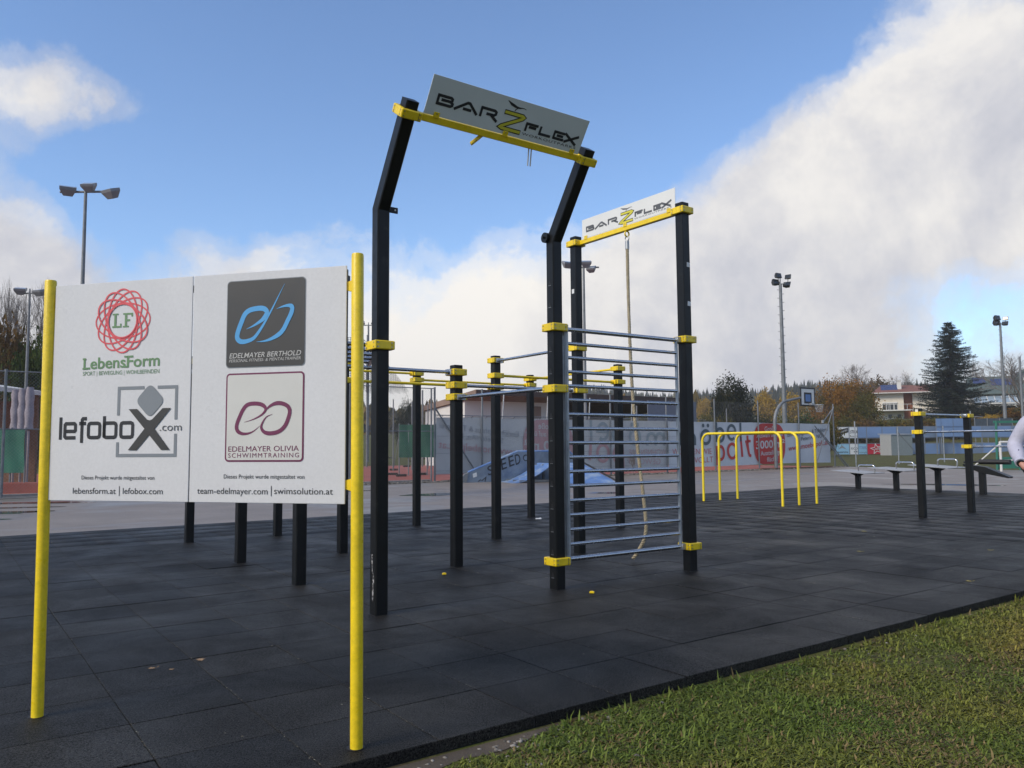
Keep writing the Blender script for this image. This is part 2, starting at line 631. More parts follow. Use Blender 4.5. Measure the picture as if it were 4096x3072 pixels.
# ------------------------------------------------------------------ rubber tile matting
def rubber_material():
    m = bpy.data.materials.new('rubber_granulate')
    m.use_nodes = True
    t = NT(m.node_tree)
    out = t.n('ShaderNodeOutputMaterial')
    p = t.n('ShaderNodeBsdfPrincipled')
    t.l(p, 0, out, 0)
    pos = t.n('ShaderNodeNewGeometry').outputs['Position']
    rnd = t.n('ShaderNodeObjectInfo').outputs['Random']
    grain = t.noise(pos, 330, 2, .8)
    g2 = t.noise(pos, 75, 3, .75)
    g3 = t.noise(pos, 150, 2, .8)
    mid = t.noise(pos, 1.1, 6, .65, .5)
    c = t.ramp(mid, [(.3, (.0092, .0086, .0074)), (.7, (.0180, .0168, .0146))])
    c = t.mix(1.0, c, t.ramp(rnd, [(0, .66), (1, 1.36)]), 'MULTIPLY')
    c = t.mix(1.0, c, t.ramp(grain, [(.32, .35), (.68, 1.9)]), 'MULTIPLY')
    c = t.mix(1.0, c, t.ramp(g2, [(.38, .30), (.62, 2.1)]), 'MULTIPLY')
    dust = t.noise(pos, 2.6, 7, .7, .8)
    c = t.mix(t.ramp(dust, [(.56, 0.), (.74, .45)]), c, (.038, .037, .034))
    spk = t.n('ShaderNodeTexVoronoi', i_Scale=60.0)
    t.t.links.new(pos, spk.inputs['Vector'])
    sp = t.math('LESS_THAN', spk.outputs['Distance'], 0.085)
    sel = t.math('GREATER_THAN', t.noise(pos, 37, 1, .5), 0.52)
    c = t.mix(t.math('MULTIPLY', t.math('MULTIPLY', sp, sel), .85), c, (.26, .24, .20))
    t.t.links.new(c, p.inputs['Base Color'])
    r = t.ramp(mid, [(.30, .66), (.52, .50), (.72, .36)])
    t.t.links.new(r, p.inputs['Roughness'])
    t.t.links.new(t.ramp(g3, [(.36, .03), (.68, .31)]), p.inputs['Specular IOR Level'])
    b = t.n('ShaderNodeBump', i_Strength=.75, i_Distance=.004)
    t.t.links.new(t.math('ADD', grain, t.math('MULTIPLY', g2, .8)), b.inputs['Height'])
    t.l(b, 0, p, 'Normal')
    return m


M_rubber = rubber_material()
M_rubberside = material('rubber_underlay', (.010, .011, .012), .85, vary=.3, vscale=30, bump=.5, bscale=120)
TU, TV, U0, V0 = 0.5, 0.4943, -4.26, 2.95
NU, NV = 50, 21
slab = MB()
slab.box(((U0 + U0 + NU * TU) / 2, V0 + NV * TV / 2, -.034), (NU * TU - .012, NV * TV - .012, .040))
mat_o = slab.build('rubber_matting', M_rubberside)
mat_o.rotation_euler = (0, 0, TH)
tag(mat_o, 'black rubber safety matting of square tiles under the training equipment', 'matting', kind='structure')
tm = MB()
tm.box((0, 0, -.025), (TU - .003, TV - .006, .05), bev=.0025)
tile0 = tm.build('rubber_tile', M_rubber)
tile_me = tile0.data
tv = np.array([v.co[:] for v in tile_me.vertices])
rg = random.Random(5)
cells = []
for i in range(NU):
    for j in range(NV):
        u, v = U0 + (i + .5) * TU, V0 + (j + .5) * TV
        p = XY(u, v)
        seen = p.y > 1.5 and abs(p.x / p.y) < .74
        cells.append(((0 if seen else 1), p.length, u, v))
cells.sort()
far_v, far_q, far_t = [], [], []
polys = [tuple(p.vertices) for p in tile_me.polygons]
quads = [q for q in polys if len(q) == 4]
nq = 0
for k, (s, d, u, v) in enumerate(cells):
    z = rg.gauss(0, .0009)
    rx, ry = rg.gauss(0, .0010), rg.gauss(0, .0010)
    if rg.random() < .10:
        z += .0018
    if d > 9: z *= .4; rx *= .5; ry *= .5
    if k < 300:
        o = tile0 if k == 0 else tile0.copy()
        if k: COL.objects.link(o)
        o.parent = mat_o
        o.location = (u, v, z)
        o.rotation_euler = (rx, ry, 0)
    else:
        w = tv.copy()
        w[:, 2] += tv[:, 0] * -ry + tv[:, 1] * rx + z
        w[:, 0] += u; w[:, 1] += v
        far_v.append(w)
        far_q += [[a + nq for a in q] for q in quads]
        nq += len(tv)
fo = np_mesh('rubber_tile_field', np.concatenate(far_v), far_q, M_rubber, mat_o)
fo['kind'] = 'stuff'

# ------------------------------------------------------------------ turf in front of the matting
NPR = np.random.default_rng(11)


def vnoise(x, y, seed, sc):
    rgn = np.random.default_rng(seed)
    tab = rgn.random((64, 64))
    x = np.asarray(x) * sc + 100; y = np.asarray(y) * sc + 100
    xi, yi = np.floor(x).astype(int), np.floor(y).astype(int)
    fx, fy = x - xi, y - yi
    fx = fx * fx * (3 - 2 * fx); fy = fy * fy * (3 - 2 * fy)
    g = lambda a, b: tab[a % 64, b % 64]
    return (g(xi, yi) * (1 - fx) + g(xi + 1, yi) * fx) * (1 - fy) + (g(xi, yi + 1) * (1 - fx) + g(xi + 1, yi + 1) * fx) * fy


N = 2100000
X = NPR.uniform(-1.3, 11.5, N)
Y = NPR.uniform(2.2, 14, N)
vv = -UY * X + UX * Y
keep = (vv < 2.93 - .03 * vnoise(X, Y, 3, 2.5)) & (np.abs(X / Y) < .80) & (NPR.random(N) < (3.4 / Y) ** 1.0)
# the bare strip beside the matting, wider at the near end
edge = 2.95 - vv
uu_ = UX * X + UY * Y
bare_w = .02 + .34 * np.clip(1 - (uu_ - 1.25) / 1.15, 0, 1) + .05 * vnoise(X, Y, 8, 1.3)
keep &= (edge > bare_w * (0.4 + .9 * vnoise(X, Y, 9, 5.0)))
dens = .25 + .95 * vnoise(X, Y, 4, 1.6) * .6 + .5 * vnoise(X, Y, 5, 5.0)
thin = np.clip((vnoise(X, Y, 21, 1.3) * .55 + vnoise(X, Y, 22, 4.5) * .45 - .60) * 6, 0, 1)
dens = np.minimum(1, dens * 1.35) * (1 - .55 * thin)
keep &= NPR.random(N) < dens
X, Y = X[keep], Y[keep]
n = len(X)
print('blades', n)
cl = vnoise(X, Y, 6, 1.1) * .6 + vnoise(X, Y, 7, 4.2) * .4
L = (.019 + .024 * NPR.random(n)) * (.6 + .8 * cl)
edge_k = 2.95 - (-UY * X + UX * Y)
tall = NPR.random(n) < (.008 + .025 * (edge_k < .10))
L[tall] *= 1.9
wd = (.0030 + .0028 * NPR.random(n)) * (1 + .12 * np.maximum(Y - 4, 0))
az = NPR.uniform(0, 2 * PI, n)
lean = np.clip(NPR.normal(1.18, .28, n), .1, 1.48)
lean[tall] *= .35
dx, dy = np.cos(az), np.sin(az)
sx, sy = -dy * wd, dx * wd
bz = np.full(n, GZ - .004)
mx = np.stack([X + dx * L * .5 * np.sin(lean * .6), Y + dy * L * .5 * np.sin(lean * .6), bz + L * .55 * np.cos(lean * .6)], 1)
tx = np.stack([X + dx * L * np.sin(lean), Y + dy * L * np.sin(lean), bz + L * np.cos(lean) * .9 + .004], 1)
S = np.stack([sx, sy, np.zeros(n)], 1)
B0 = np.stack([X, Y, bz], 1)
gvs = np.stack([B0 - S, B0 + S, mx + S * .85, mx - S * .85, tx + S * .12, tx - S * .12], 1).reshape(-1, 3)
bi = np.arange(n)[:, None] * 6
gfs = np.concatenate([bi + np.array([0, 1, 2, 3]), bi + np.array([3, 2, 4, 5])], 0)
dry = NPR.random(n) < (.05 + .40 * np.clip((vnoise(X, Y, 12, 1.7) * .7 + vnoise(X, Y, 13, 6.0) * .3 - .52) * 5, 0, 1))
col_g = np.stack([.285 + .135 * cl, .272 + .050 * cl, .052 + .018 * cl], 1) * (.36 + .72 * NPR.random(n))[:, None]
lush = np.clip((vnoise(X, Y, 14, .8) * .65 + vnoise(X, Y, 16, 2.6) * .35 - .3) * 2.2, 0, 1)[:, None]
col_g = col_g * (1 - lush * np.array([.52, .22, .35]))
col_d = np.array([.32, .235, .10]) * (.30 + .7 * NPR.random(n))[:, None]
colb = np.where(dry[:, None], col_d, col_g)


def attr_color_material(name, trans=.25, rough=.6):
    m = bpy.data.materials.new(name)
    m.use_nodes = True
    t = NT(m.node_tree)
    out = t.n('ShaderNodeOutputMaterial')
    a = t.n('ShaderNodeAttribute', attribute_name='tint')
    p = t.n('ShaderNodeBsdfPrincipled', i_Roughness=rough)
    p.inputs['Specular IOR Level'].default_value = .25
    tr = t.n('ShaderNodeBsdfTranslucent')
    mx_ = t.n('ShaderNodeMixShader', i_0=trans)
    t.l(a, 'Color', p, 'Base Color'); t.l(a, 'Color', tr, 0)
    t.l(p, 0, mx_, 1); t.l(tr, 0, mx_, 2); t.l(mx_, 0, out, 0)
    return m


M_blade = attr_color_material('grass_blade', .3)
go = np_mesh('grass', gvs, gfs, M_blade, tint=np.repeat(colb, 6, axis=0))
tag(go, 'short patchy lawn grass with brown tufts along the black matting', 'grass', kind='stuff')


def stones(name, label, pts, mat, cat='gravel'):
    """pts rows: x, y, z, r"""
    ico = bpy.data.meshes.new('tmp')
    import bmesh
    bm = bmesh.new(); bmesh.ops.create_icosphere(bm, subdivisions=1, radius=1.0)
    bv = np.array([v.co[:] for v in bm.verts]); bf = np.array([[v.index for v in f.verts] for f in bm.faces])
    bm.free(); bpy.data.meshes.remove(ico)
    rgn = np.random.default_rng(3)
    vs, fs, ts = [], [], []
    for k, (x, y, z, r) in enumerate(pts):
        w = bv * (1 + rgn.normal(0, .16, (len(bv), 1)))
        a = rgn.uniform(0, 6.28); ca, sa = math.cos(a), math.sin(a)
        w = w * np.array([1.25, .9, .62]) * r
        w = np.stack([w[:, 0] * ca - w[:, 1] * sa + x, w[:, 0] * sa + w[:, 1] * ca + y, w[:, 2] + z + r * .25], 1)
        vs.append(w); fs.append(bf + len(bv) * k); ts.append(np.full(len(bv), rgn.random()))
    o = np_mesh(name, np.concatenate(vs), np.concatenate(fs), mat, tint=np.concatenate(ts), smooth=True)
    return tag(o, label, cat, kind='stuff')


M_stone = foliage('pebble', (.08, .075, .065), (.30, .28, .25), trans=0.0)
rgp = random.Random(9)
pts = []
for k in range(900):
    u = rgp.uniform(.0, 2.6) if k % 3 else rgp.uniform(.2, 12)
    e = abs(rgp.gauss(0, 1)) * (.13 if u > 2 else .28) + .04
    p = XY(u, 2.95 - e)
    pts.append((p.x, p.y, GZ, rgp.choice([.004, .005, .006, .008, .010]) * rgp.uniform(.7, 1.2)))
for k in range(26):
    p = XY(rgp.uniform(.9, 2.6), rgp.uniform(2.05, 2.8))
    pts.append((p.x, p.y, GZ, rgp.uniform(.009, .016)))
stones('pebbles', 'loose grey pebbles on bare soil beside the front edge of the matting', pts, M_stone)
pts = []
for k in range(2600):
    p = XY(rgp.uniform(3, 38), rgp.uniform(23.45, 24.3))
    pts.append((p.x, p.y, -.012, rgp.uniform(.02, .05)))
stones('fence_gravel', 'grey gravel heaped along the foot of the wire fence', pts, M_stone)
soil = MB()
sp = []
for k in range(30):
    a = k / 29
    sp.append(XY(-.6 + a * 3.0, 2.93, GZ + .003))
for k in range(30):
    a = 1 - k / 29
    sp.append(XY(-.6 + a * 3.0, 2.93 - (.46 * (1 - a) ** 1.0 + .02) * (1 + .25 * math.sin(a * 23) + .12 * math.sin(a * 61)), GZ + .003))
soil.add(sp, [tuple(range(60))])
M_soil = material('bare_soil', (.078, .062, .045), .95, vary=.35, vscale=6, bump=.6, bscale=60, col2=(.07, .055, .04), c2scale=4)
tag(soil.build('bare_soil', M_soil), 'bare gritty soil strip at the near corner of the matting', 'soil', kind='structure')
# ------------------------------------------------------------------ lettering helpers (flat print on real panels)
class Frame:
    def __init__(self, O, ax, bx):
        self.O, self.ax, self.bx = V3(O), V3(ax), V3(bx)

    def p(self, a, b):
        return self.O + self.ax * a + self.bx * b


def ribbon(mb, fr, pts, w, closed=False, mi=0):
    n = len(pts)
    ws = w if isinstance(w, (list, tuple)) else [w] * n
    P = [Vector((p[0], p[1])) for p in pts]
    Ls, Rs = [], []
    for i in range(n):
        if closed: d0, d1 = P[i] - P[i - 1], P[(i + 1) % n] - P[i]
        else:
            d0 = P[i] - P[i - 1] if i else P[1] - P[0]
            d1 = P[i + 1] - P[i] if i < n - 1 else P[-1] - P[-2]
        d0 = d0.normalized(); d1 = d1.normalized()
        n0, n1 = Vector((-d0.y, d0.x)), Vector((-d1.y, d1.x))
        nn = n0 + n1
        if nn.length < 1e-4: nn = n0
        nn.normalize()
        k = min(2.5, 1 / max(.3, nn.dot(n0)))
        Ls.append(P[i] + nn * ws[i] * .5 * k)
        Rs.append(P[i] - nn * ws[i] * .5 * k)
    vs = [fr.p(*p) for p in Ls] + [fr.p(*p) for p in Rs]
    fs = []
    for i in range(n if closed else n - 1):
        j = (i + 1) % n
        fs.append((i, n + i, n + j, j))
    mb.add(vs, fs, mi)


def poly(mb, fr, pts, mi=0):
    mb.add([fr.p(*p) for p in pts], [tuple(range(len(pts)))], mi)


def rrect(x0, y0, x1, y1, r, n=5):
    out = []
    for cx, cy, a0 in ((x1 - r, y0 + r, -90), (x1 - r, y1 - r, 0), (x0 + r, y1 - r, 90), (x0 + r, y0 + r, 180)):
        for k in range(n + 1):
            a = R(a0 + 90 * k / n)
            out.append((cx + r * math.cos(a), cy + r * math.sin(a)))
    return out


_tcache = {}


def glyphs(body, bold, shear, spacing):
    key = (body, bold, shear, spacing)
    if key in _tcache: return _tcache[key]
    cu = bpy.data.curves.new('tmp_text', 'FONT')
    cu.body = body
    cu.offset = bold
    cu.shear = shear
    cu.space_character = spacing
    cu.resolution_u = 3
    o = bpy.data.objects.new('tmp_text', cu)
    COL.objects.link(o)
    dg = bpy.context.evaluated_depsgraph_get()
    dg.update()
    me = o.evaluated_get(dg).to_mesh()
    vs = [(v.co.x, v.co.y) for v in me.vertices]
    fs = [tuple(p.vertices) for p in me.polygons]
    o.evaluated_get(dg).to_mesh_clear()
    bpy.data.objects.remove(o)
    bpy.data.curves.remove(cu)
    _tcache[key] = (vs, fs)
    return vs, fs


CAP = max(y for x, y in glyphs('H', 0, 0, 1)[0])


def text(body, fr, x0, x1, y0, cap, mat, parent, y1=None, bold=0.0, shear=0.0, spacing=1.0, name='lettering', mirror=False):
    """fit body between x0 and x1, baseline y0 (y1 at the right end), capital height cap"""
    vs, fs = glyphs(body, bold, shear, spacing)
    a, b = min(v[0] for v in vs), max(v[0] for v in vs)
    if y1 is None: y1 = y0
    out = []
    for x, y in vs:
        t = (x - a) / (b - a)
        out.append(fr.p(x0 + t * (x1 - x0), y0 + t * (y1 - y0) + y / CAP * cap))
    m = MB()
    m.add(out, fs)
    return m.build(name, mat, parent)


# ------------------------------------------------------------------ the information board
BL, BR = V3((-2.1747, 3.7359, 0)), V3((-0.6400, 3.3290, 0))
bdir = (BR - BL).normalized()
b_rz = math.atan2(bdir.y, bdir.x)
board = thing('information_board', 'two-part white sponsor board on yellow round posts in the foreground', 'sign board', BL, b_rz)


def round_post(x, lean, z1, r=.0258):
    m = MB()
    m.tube([(x, 0, -.03), (x + lean * .5, 0, z1 * .5), (x + lean, 0, z1 - .008), (x + lean, 0, z1)], [r, r, r, r * .9], 28)
    po_ = m.build('post', M_yellowpost, board, smooth=40)
    m = MB(); m.tube([(x - .006, .004, .0005), (x - .006, .004, .0032)], r + .011, 24); m.build('floor_cutout', M_blackplain, po_)


round_post(0.0, -.015, 2.016)
round_post(1.5877, -.012, 2.035)
for nm, x0, x1 in (('l', .018, .7705), ('r', .7755, 1.527)):
    m = MB()
    m.box(((x0 + x1) / 2, .0, 1.484), (x1 - x0, .006, 1.008), bev=.0015)
    pn = m.build('panel', M_panel, board)
    if nm == 'l': pan_l = pn
    else: pan_r = pn
m = MB()
for x in (.07, .80, 1.50):
    m.box((x, .020, 1.484), (.035, .030, .99), bev=.003)
for z in (1.03, 1.94):
    m.box((.785, .046, z), (1.46, .022, .03), bev=.002)
m.build('back_frame', M_blackplain, board)
for x, s in ((.04, -1), (1.548, 1)):
    for z in (1.06, 1.90):
        m = MB()
        m.prism([(x - s * .045, .005, z - .012), (x + s * .02, .005, z - .03), (x + s * .02, .005, z + .03), (x - s * .045, .005, z + .012)][::s], (0, .02, 0))
        m.build('bracket', M_yellow, board)
fl = Frame((0, -.0045, 0), (1, 0, 0), (0, 0, 1))
f2 = Frame((0, -.0055, 0), (1, 0, 0), (0, 0, 1))
f3 = Frame((0, -.0065, 0), (1, 0, 0), (0, 0, 1))
# -- rosette of ellipses with LF
m = MB()
c0, c1 = .402, 1.803
for k in range(6):
    ang = PI * k / 6 + .02
    pts = []
    for i in range(72):
        t = 2 * PI * i / 72
        x, y = .147 * math.cos(t), .0815 * math.sin(t)
        pts.append((c0 + x * math.cos(ang) - y * math.sin(ang), c1 + x * math.sin(ang) + y * math.cos(ang)))
    f = Frame((0, -.0045 - .0004 * k, 0), (1, 0, 0), (0, 0, 1))
    ribbon(m, f, pts, .0070, True)
ring = [(c0 + .078 * math.cos(2 * PI * i / 60), c1 + .078 * math.sin(2 * PI * i / 60)) for i in range(60)]
ribbon(m, Frame((0, -.0072, 0), (1, 0, 0), (0, 0, 1)), ring, .006, True)
m.build('rosette_logo', M_inkred, pan_l)
m = MB()


def slab_L(x, y, w, h, s):
    poly(m, fl, [(x, y), (x + w, y), (x + w, y + h * .28), (x + w - s * .8, y + h * .28), (x + w - s * .8, y + s * .8), (x + s * 2.2, y + s * .8), (x + s * 2.2, y + h - s * .7), (x + s * 3.2, y + h - s * .7), (x + s * 3.2, y + h), (x, y + h), (x, y + h - s * .7), (x + s, y + h - s * .7), (x + s, y + s * .8), (x, y + s * .8)])


def slab_F(x, y, w, h, s):
    poly(m, fl, [(x, y), (x + s * 3.2, y), (x + s * 3.2, y + s * .7), (x + s * 2.2, y + s * .7), (x + s * 2.2, y + h * .42), (x + w * .72, y + h * .42), (x + w * .72, y + h * .42 + s * .9), (x + s * 2.2, y + h * .42 + s * .9), (x + s * 2.2, y + h - s * .8),
                 (x + w - s * .8, y + h - s * .8), (x + w - s * .8, y + h * .74), (x + w, y + h * .74), (x + w, y + h), (x, y + h), (x, y + h - s * .7), (x + s, y + h - s * .7), (x + s, y + s * .7), (x, y + s * .7)])


slab_L(.345, 1.772, .050, .066, .010)
slab_F(.403, 1.772, .053, .066, .010)
m.build('lettering', M_inkgreen, pan_l)
lw = text('LebensForm', fl, .192, .607, 1.5845, .051, M_inkgreen, pan_l, y1=1.5905, bold=.018)
for a, b, w in ((.188, 1.5835, .026), (.188, 1.6285, .018), (.4165, 1.5865, .022), (.4165, 1.6325, .016)):
    m = MB(); poly(m, f2, [(a, b), (a + w, b), (a + w, b + .0075), (a, b + .0075)])
    m.build('serif', M_inkgreen, pan_l)
text('SPORT | BEWEGUNG | WOHLBEFINDEN', fl, .190, .606, 1.5555, .0185, M_inkgreen, pan_l, bold=-.002)
# -- lefobox
m = MB()
T = .0162


def seg(pts, w=T, closed=False):
    ribbon(m, fl, pts, w, closed)


zb, zt, za = 1.2605, 1.342, 1.364
lx = .0755
seg([(lx, zb), (lx, za)])
def ebox(x, w, close=True):
    return rrect(x, zb + T / 2, x + w, zt - T / 2, .011, 2)
# e
x = .0998; w = .0590
seg([(x + w + .002, zb + T / 2), (x + .006, zb + T / 2), (x, zb + T / 2 + .006), (x, zt - T / 2 - .006), (x + .006, zt - T / 2), (x + w - .006, zt - T / 2), (x + w, zt - T / 2 - .006), (x + w, zb + .042), (x + w - .004, zb + .038), (x + .004, zb + .038)])
# f
x = .1950
seg([(x, zb - .016), (x, za - .014), (x + .005, za - T / 2), (x + .026, za - T / 2)])
seg([(x - .016, zt - T / 2), (x + .022, zt - T / 2)])
# o b o
seg(ebox(.2315, .0625), closed=True)
x = .3180
seg([(x, zb + T / 2), (x, za + .002)])
seg(ebox(x, .0645), closed=True)
seg(ebox(.4090, .0635), closed=True)
m.build('lettering', M_ink, pan_l)
# square frame around the X
m = MB()
T2 = .0145
x0, x1, z0, z1 = .386 + T2 / 2, .7065 - T2 / 2, 1.179 + T2 / 2, 1.499 - T2 / 2
for pts in ([(x0, 1.368), (x0, z1), (.530, z1)], [(.600, z1), (x1, z1), (x1, 1.345)], [(x1, 1.282), (x1, z0), (x0, z0), (x0, 1.246)]):
    ribbon(m, fl, pts, T2)
m.build('logo_frame', M_inkmid, pan_l)
m = MB()
dia = []
cxd, czd, hw, hh = .5625, 1.432, .070, .070
corner = [(0, 1), (1, 0), (0, -1), (-1, 0)]
for i in range(4):
    A, Bc, Cc = corner[i - 1], corner[i], corner[(i + 1) % 4]
    f = .28
    for k in range(6):
        t = k / 5
        p0 = (Bc[0] + (A[0] - Bc[0]) * f, Bc[1] + (A[1] - Bc[1]) * f)
        p2 = (Bc[0] + (Cc[0] - Bc[0]) * f, Bc[1] + (Cc[1] - Bc[1]) * f)
        q = ((1 - t) ** 2 * p0[0] + 2 * t * (1 - t) * Bc[0] + t * t * p2[0], (1 - t) ** 2 * p0[1] + 2 * t * (1 - t) * Bc[1] + t * t * p2[1])
        dia.append((cxd + q[0] * hw * 1.12, czd + q[1] * hh * 1.14))
poly(m, f2, dia)
m.build('diamond_logo', M_inkmid, pan_l)
m = MB()
poly(m, f3, [(.450, 1.3955), (.495, 1.3955), (.548, 1.3475), (.5625, 1.3430), (.577, 1.3475), (.630, 1.397), (.674, 1.397), (.590, 1.3055), (.672, 1.2105), (.627, 1.2105), (.5625, 1.278), (.497, 1.2095), (.452, 1.2095), (.537, 1.3055)])
m.build('x_logo', M_inkdark, pan_l)
text('.com', f2, .617, .731, 1.2955, .034, M_inkgrey, pan_l, bold=-.004)
text('Dieses Projekt wurde mitgestaltet von', fl, .203, .595, 1.0775, .0175, M_ink, pan_l)
text('lebensform.at', fl, .157, .392, 1.0125, .0265, M_ink, pan_l)
text('lefobox.com', fl, .430, .641, 1.0135, .0265, M_ink, pan_l)
m = MB(); ribbon(m, fl, [(.411, 1.004), (.411, 1.048)], .003); m.build('lettering', M_ink, pan_l)
# -- right half
m = MB(); poly(m, fl, rrect(.949, 1.566, 1.336, 1.9525, .018)); q = m.build('logo_tile', M_inkmid, pan_r)
m = MB(); poly(m, f2, rrect(.9525, 1.5695, 1.3325, 1.949, .016)); m.build('logo_tile', M_inkdark, pan_r)


def bez(pts, n=14):
    """Catmull-Rom through pts"""
    P = [Vector(p) for p in pts]
    P = [P[0] * 2 - P[1]] + P + [P[-1] * 2 - P[-2]]
    out = []
    for i in range(1, len(P) - 2):
        for k in range(n):
            t = k / n
            a, b, c, d = P[i - 1], P[i], P[i + 1], P[i + 2]
            out.append(tuple(.5 * ((2 * b) + (c - a) * t + (2 * a - 5 * b + 4 * c - d) * t * t + (3 * b - a - 3 * c + d) * t ** 3)))
    out.append(tuple(P[-2]))
    return out


def swoosh(mb, fr, pts, wfun):
    c = bez(pts)
    n = len(c)
    ribbon(mb, fr, c, [wfun(i / (n - 1)) for i in range(n)])


def bx(px, py, k=0):
    """logo drawing units -> board metres (tile drawn 665 x 765 units)"""
    if k == 0: return (.9525 + (px - 118) / 658 * .380, 1.949 - (py - 62 - (118 - px) * -.045) / 742 * .380)
    return (.9545 + (px - 105) / 662 * .380, 1.5395 - (py - 872 + (px - 105) * .03) / 744 * .380)


m = MB()
e_pts = [bx(*p) for p in ((285, 488), (350, 462), (420, 420), (455, 375), (455, 345), (425, 322), (370, 318), (310, 328), (270, 360), (240, 430), (212, 510), (210, 560), (240, 590), (290, 592), (350, 570), (400, 510), (450, 430), (510, 320), (560, 220), (606, 130))]
swoosh(m, f3, e_pts, lambda t: .001 + .021 * min(1, t / .12) * (1 if t < .62 else max(0.02, 1 - (t - .62) / .38)) * (1 - .25 * max(0, .25 - t) / .25))
b_pts = [bx(*p) for p in ((540, 338), (600, 322), (650, 320), (672, 340), (665, 385), (635, 450), (600, 520), (560, 560), (500, 590), (440, 604), (375, 605))]
swoosh(m, Frame((0, -.0071, 0), (1, 0, 0), (0, 0, 1)), b_pts, lambda t: .001 + .019 * min(1, t / .25, (1 - t) / .3))
m.build('script_logo', M_inkblue, pan_r)
text('EDELMAYER BERTHOLD', f3, .967, 1.318, 1.6085, .0215, M_inkwhite, pan_r, bold=.004, shear=.22, y1=1.6115)
text('PERSONAL FITNESS- & MENTALTRAINER', f3, .966, 1.316, 1.5905, .0125, M_inkwhite, pan_r, bold=.0, shear=.22, y1=1.5935)
m = MB(); poly(m, fl, rrect(.953, 1.1565, 1.3345, 1.542, .018)); m.build('logo_tile', M_inkmaroon, pan_r)
m = MB(); poly(m, f2, rrect(.9605, 1.164, 1.327, 1.5345, .012)); m.build('logo_tile', M_inkcream, pan_r)
m = MB()
e_pts = [bx(*p, 1) for p in ((265, 1282), (340, 1258), (410, 1220), (445, 1180), (440, 1150), (405, 1128), (345, 1122), (290, 1135), (255, 1175), (225, 1240), (202, 1310), (210, 1355), (245, 1378), (295, 1378), (345, 1358), (400, 1312))]
swoosh(m, f3, e_pts, lambda t: .001 + .0165 * min(1, t / .3, (1 - t) / .25))
o_pts = [bx(*p, 1) for p in ((505, 1210), (455, 1235), (420, 1290), (415, 1330), (440, 1362), (490, 1372), (560, 1355), (610, 1310), (640, 1240), (650, 1180), (630, 1140), (580, 1118), (530, 1120), (485, 1142), (455, 1170), (420, 1215))]
swoosh(m, Frame((0, -.0071, 0), (1, 0, 0), (0, 0, 1)), o_pts, lambda t: .001 + .0165 * min(1, t / .3, (1 - t) / .22))
m.build('script_logo', M_inkmaroon, pan_r)
text('EDELMAYER OLIVIA', f3, .971, 1.313, 1.2005, .0225, M_inkmaroon, pan_r, bold=.0, y1=1.2025)
text('SCHWIMMTRAINING', f3, .971, 1.314, 1.1745, .019, M_inkmaroon, pan_r, spacing=1.25, y1=1.1755)
text('Dieses Projekt wurde mitgestaltet von', fl, .950, 1.340, 1.0845, .0175, M_ink, pan_r)
text('team-edelmayer.com', fl, .818, 1.166, 1.0175, .0265, M_ink, pan_r)
text('swimsolution.at', fl, 1.197, 1.473, 1.0195, .0265, M_ink, pan_r)
m = MB(); ribbon(m, fl, [(1.1835, 1.010), (1.1835, 1.054)], .0035); m.build('lettering', M_ink, pan_r)

# ------------------------------------------------------------------ the workout rig
RU, RV = 4.32, 6.95
rig = thing('workout_rig', 'large black and yellow workout rig with wall bars, pull-up bars and two signs', 'workout rig', XY(RU, RV), TH)
BASE = (RU, RV, 0)
POSTS = dict(A=(2.65, 5.36), B=(4.32, 5.36), D=(5.95, 5.34), C=(5.92, 6.94), M=(2.65, 6.94), E=(4.31, 6.97), K=(2.65, 8.63), N=(3.82, 8.67),
             F=(5.98, 8.68), I=(8.23, 8.72), J=(2.68, 10.88), L=(3.84, 10.88), H=(6.02, 10.9), G=(8.25, 10.93))
HT = dict(D=3.62, C=3.62, M=2.045, E=2.045, K=2.41, N=2.41, F=2.405, I=2.415, J=2.41, L=2.41, H=2.415, G=2.425)
PW = .05
LEAN = math.atan2(.46, .68)


def oct_ring(u, v, z, h=PW, c=.007, zf=None):
    out = []
    for x, y in ((h - c, -h), (h, -h + c), (h, h - c), (h - c, h), (-h + c, h), (-h, h - c), (-h, -h + c), (-h + c, -h)):
        out.append(V3((u + x, v + y, z if zf is None else zf(y))))
    return out


PO = {}
for k, (u, v) in POSTS.items():
    m = MB()
    if k in 'AB':
        tn = math.tan(LEAN / 2)
        s0 = oct_ring(u, v, -.02)
        s1 = oct_ring(u, v, 0, zf=lambda y: 3.0 + y * tn)
        Lx = .83
        top = []
        for p in oct_ring(0, 0, 0):
            # section rotated with the lean
            c_, s_ = math.cos(LEAN), math.sin(LEAN)
            y, z = p.y, Lx
            top.append(V3((u + p.x, v + y * c_ - z * s_, 3.0 + y * s_ + z * c_)))
        m.loft([s0, s1, top])
    else:
        m.loft([oct_ring(u, v, -.02), oct_ring(u, v, HT[k] - .004), oct_ring(u, v, HT[k], PW - .004)])
    PO[k] = m.build('post', M_black, rig, base=BASE, smooth=25)
    m = MB(); m.box((u, v, .0018), (.118, .114, .0036)); m.build('floor_cutout', M_blackplain, PO[k], base=BASE)


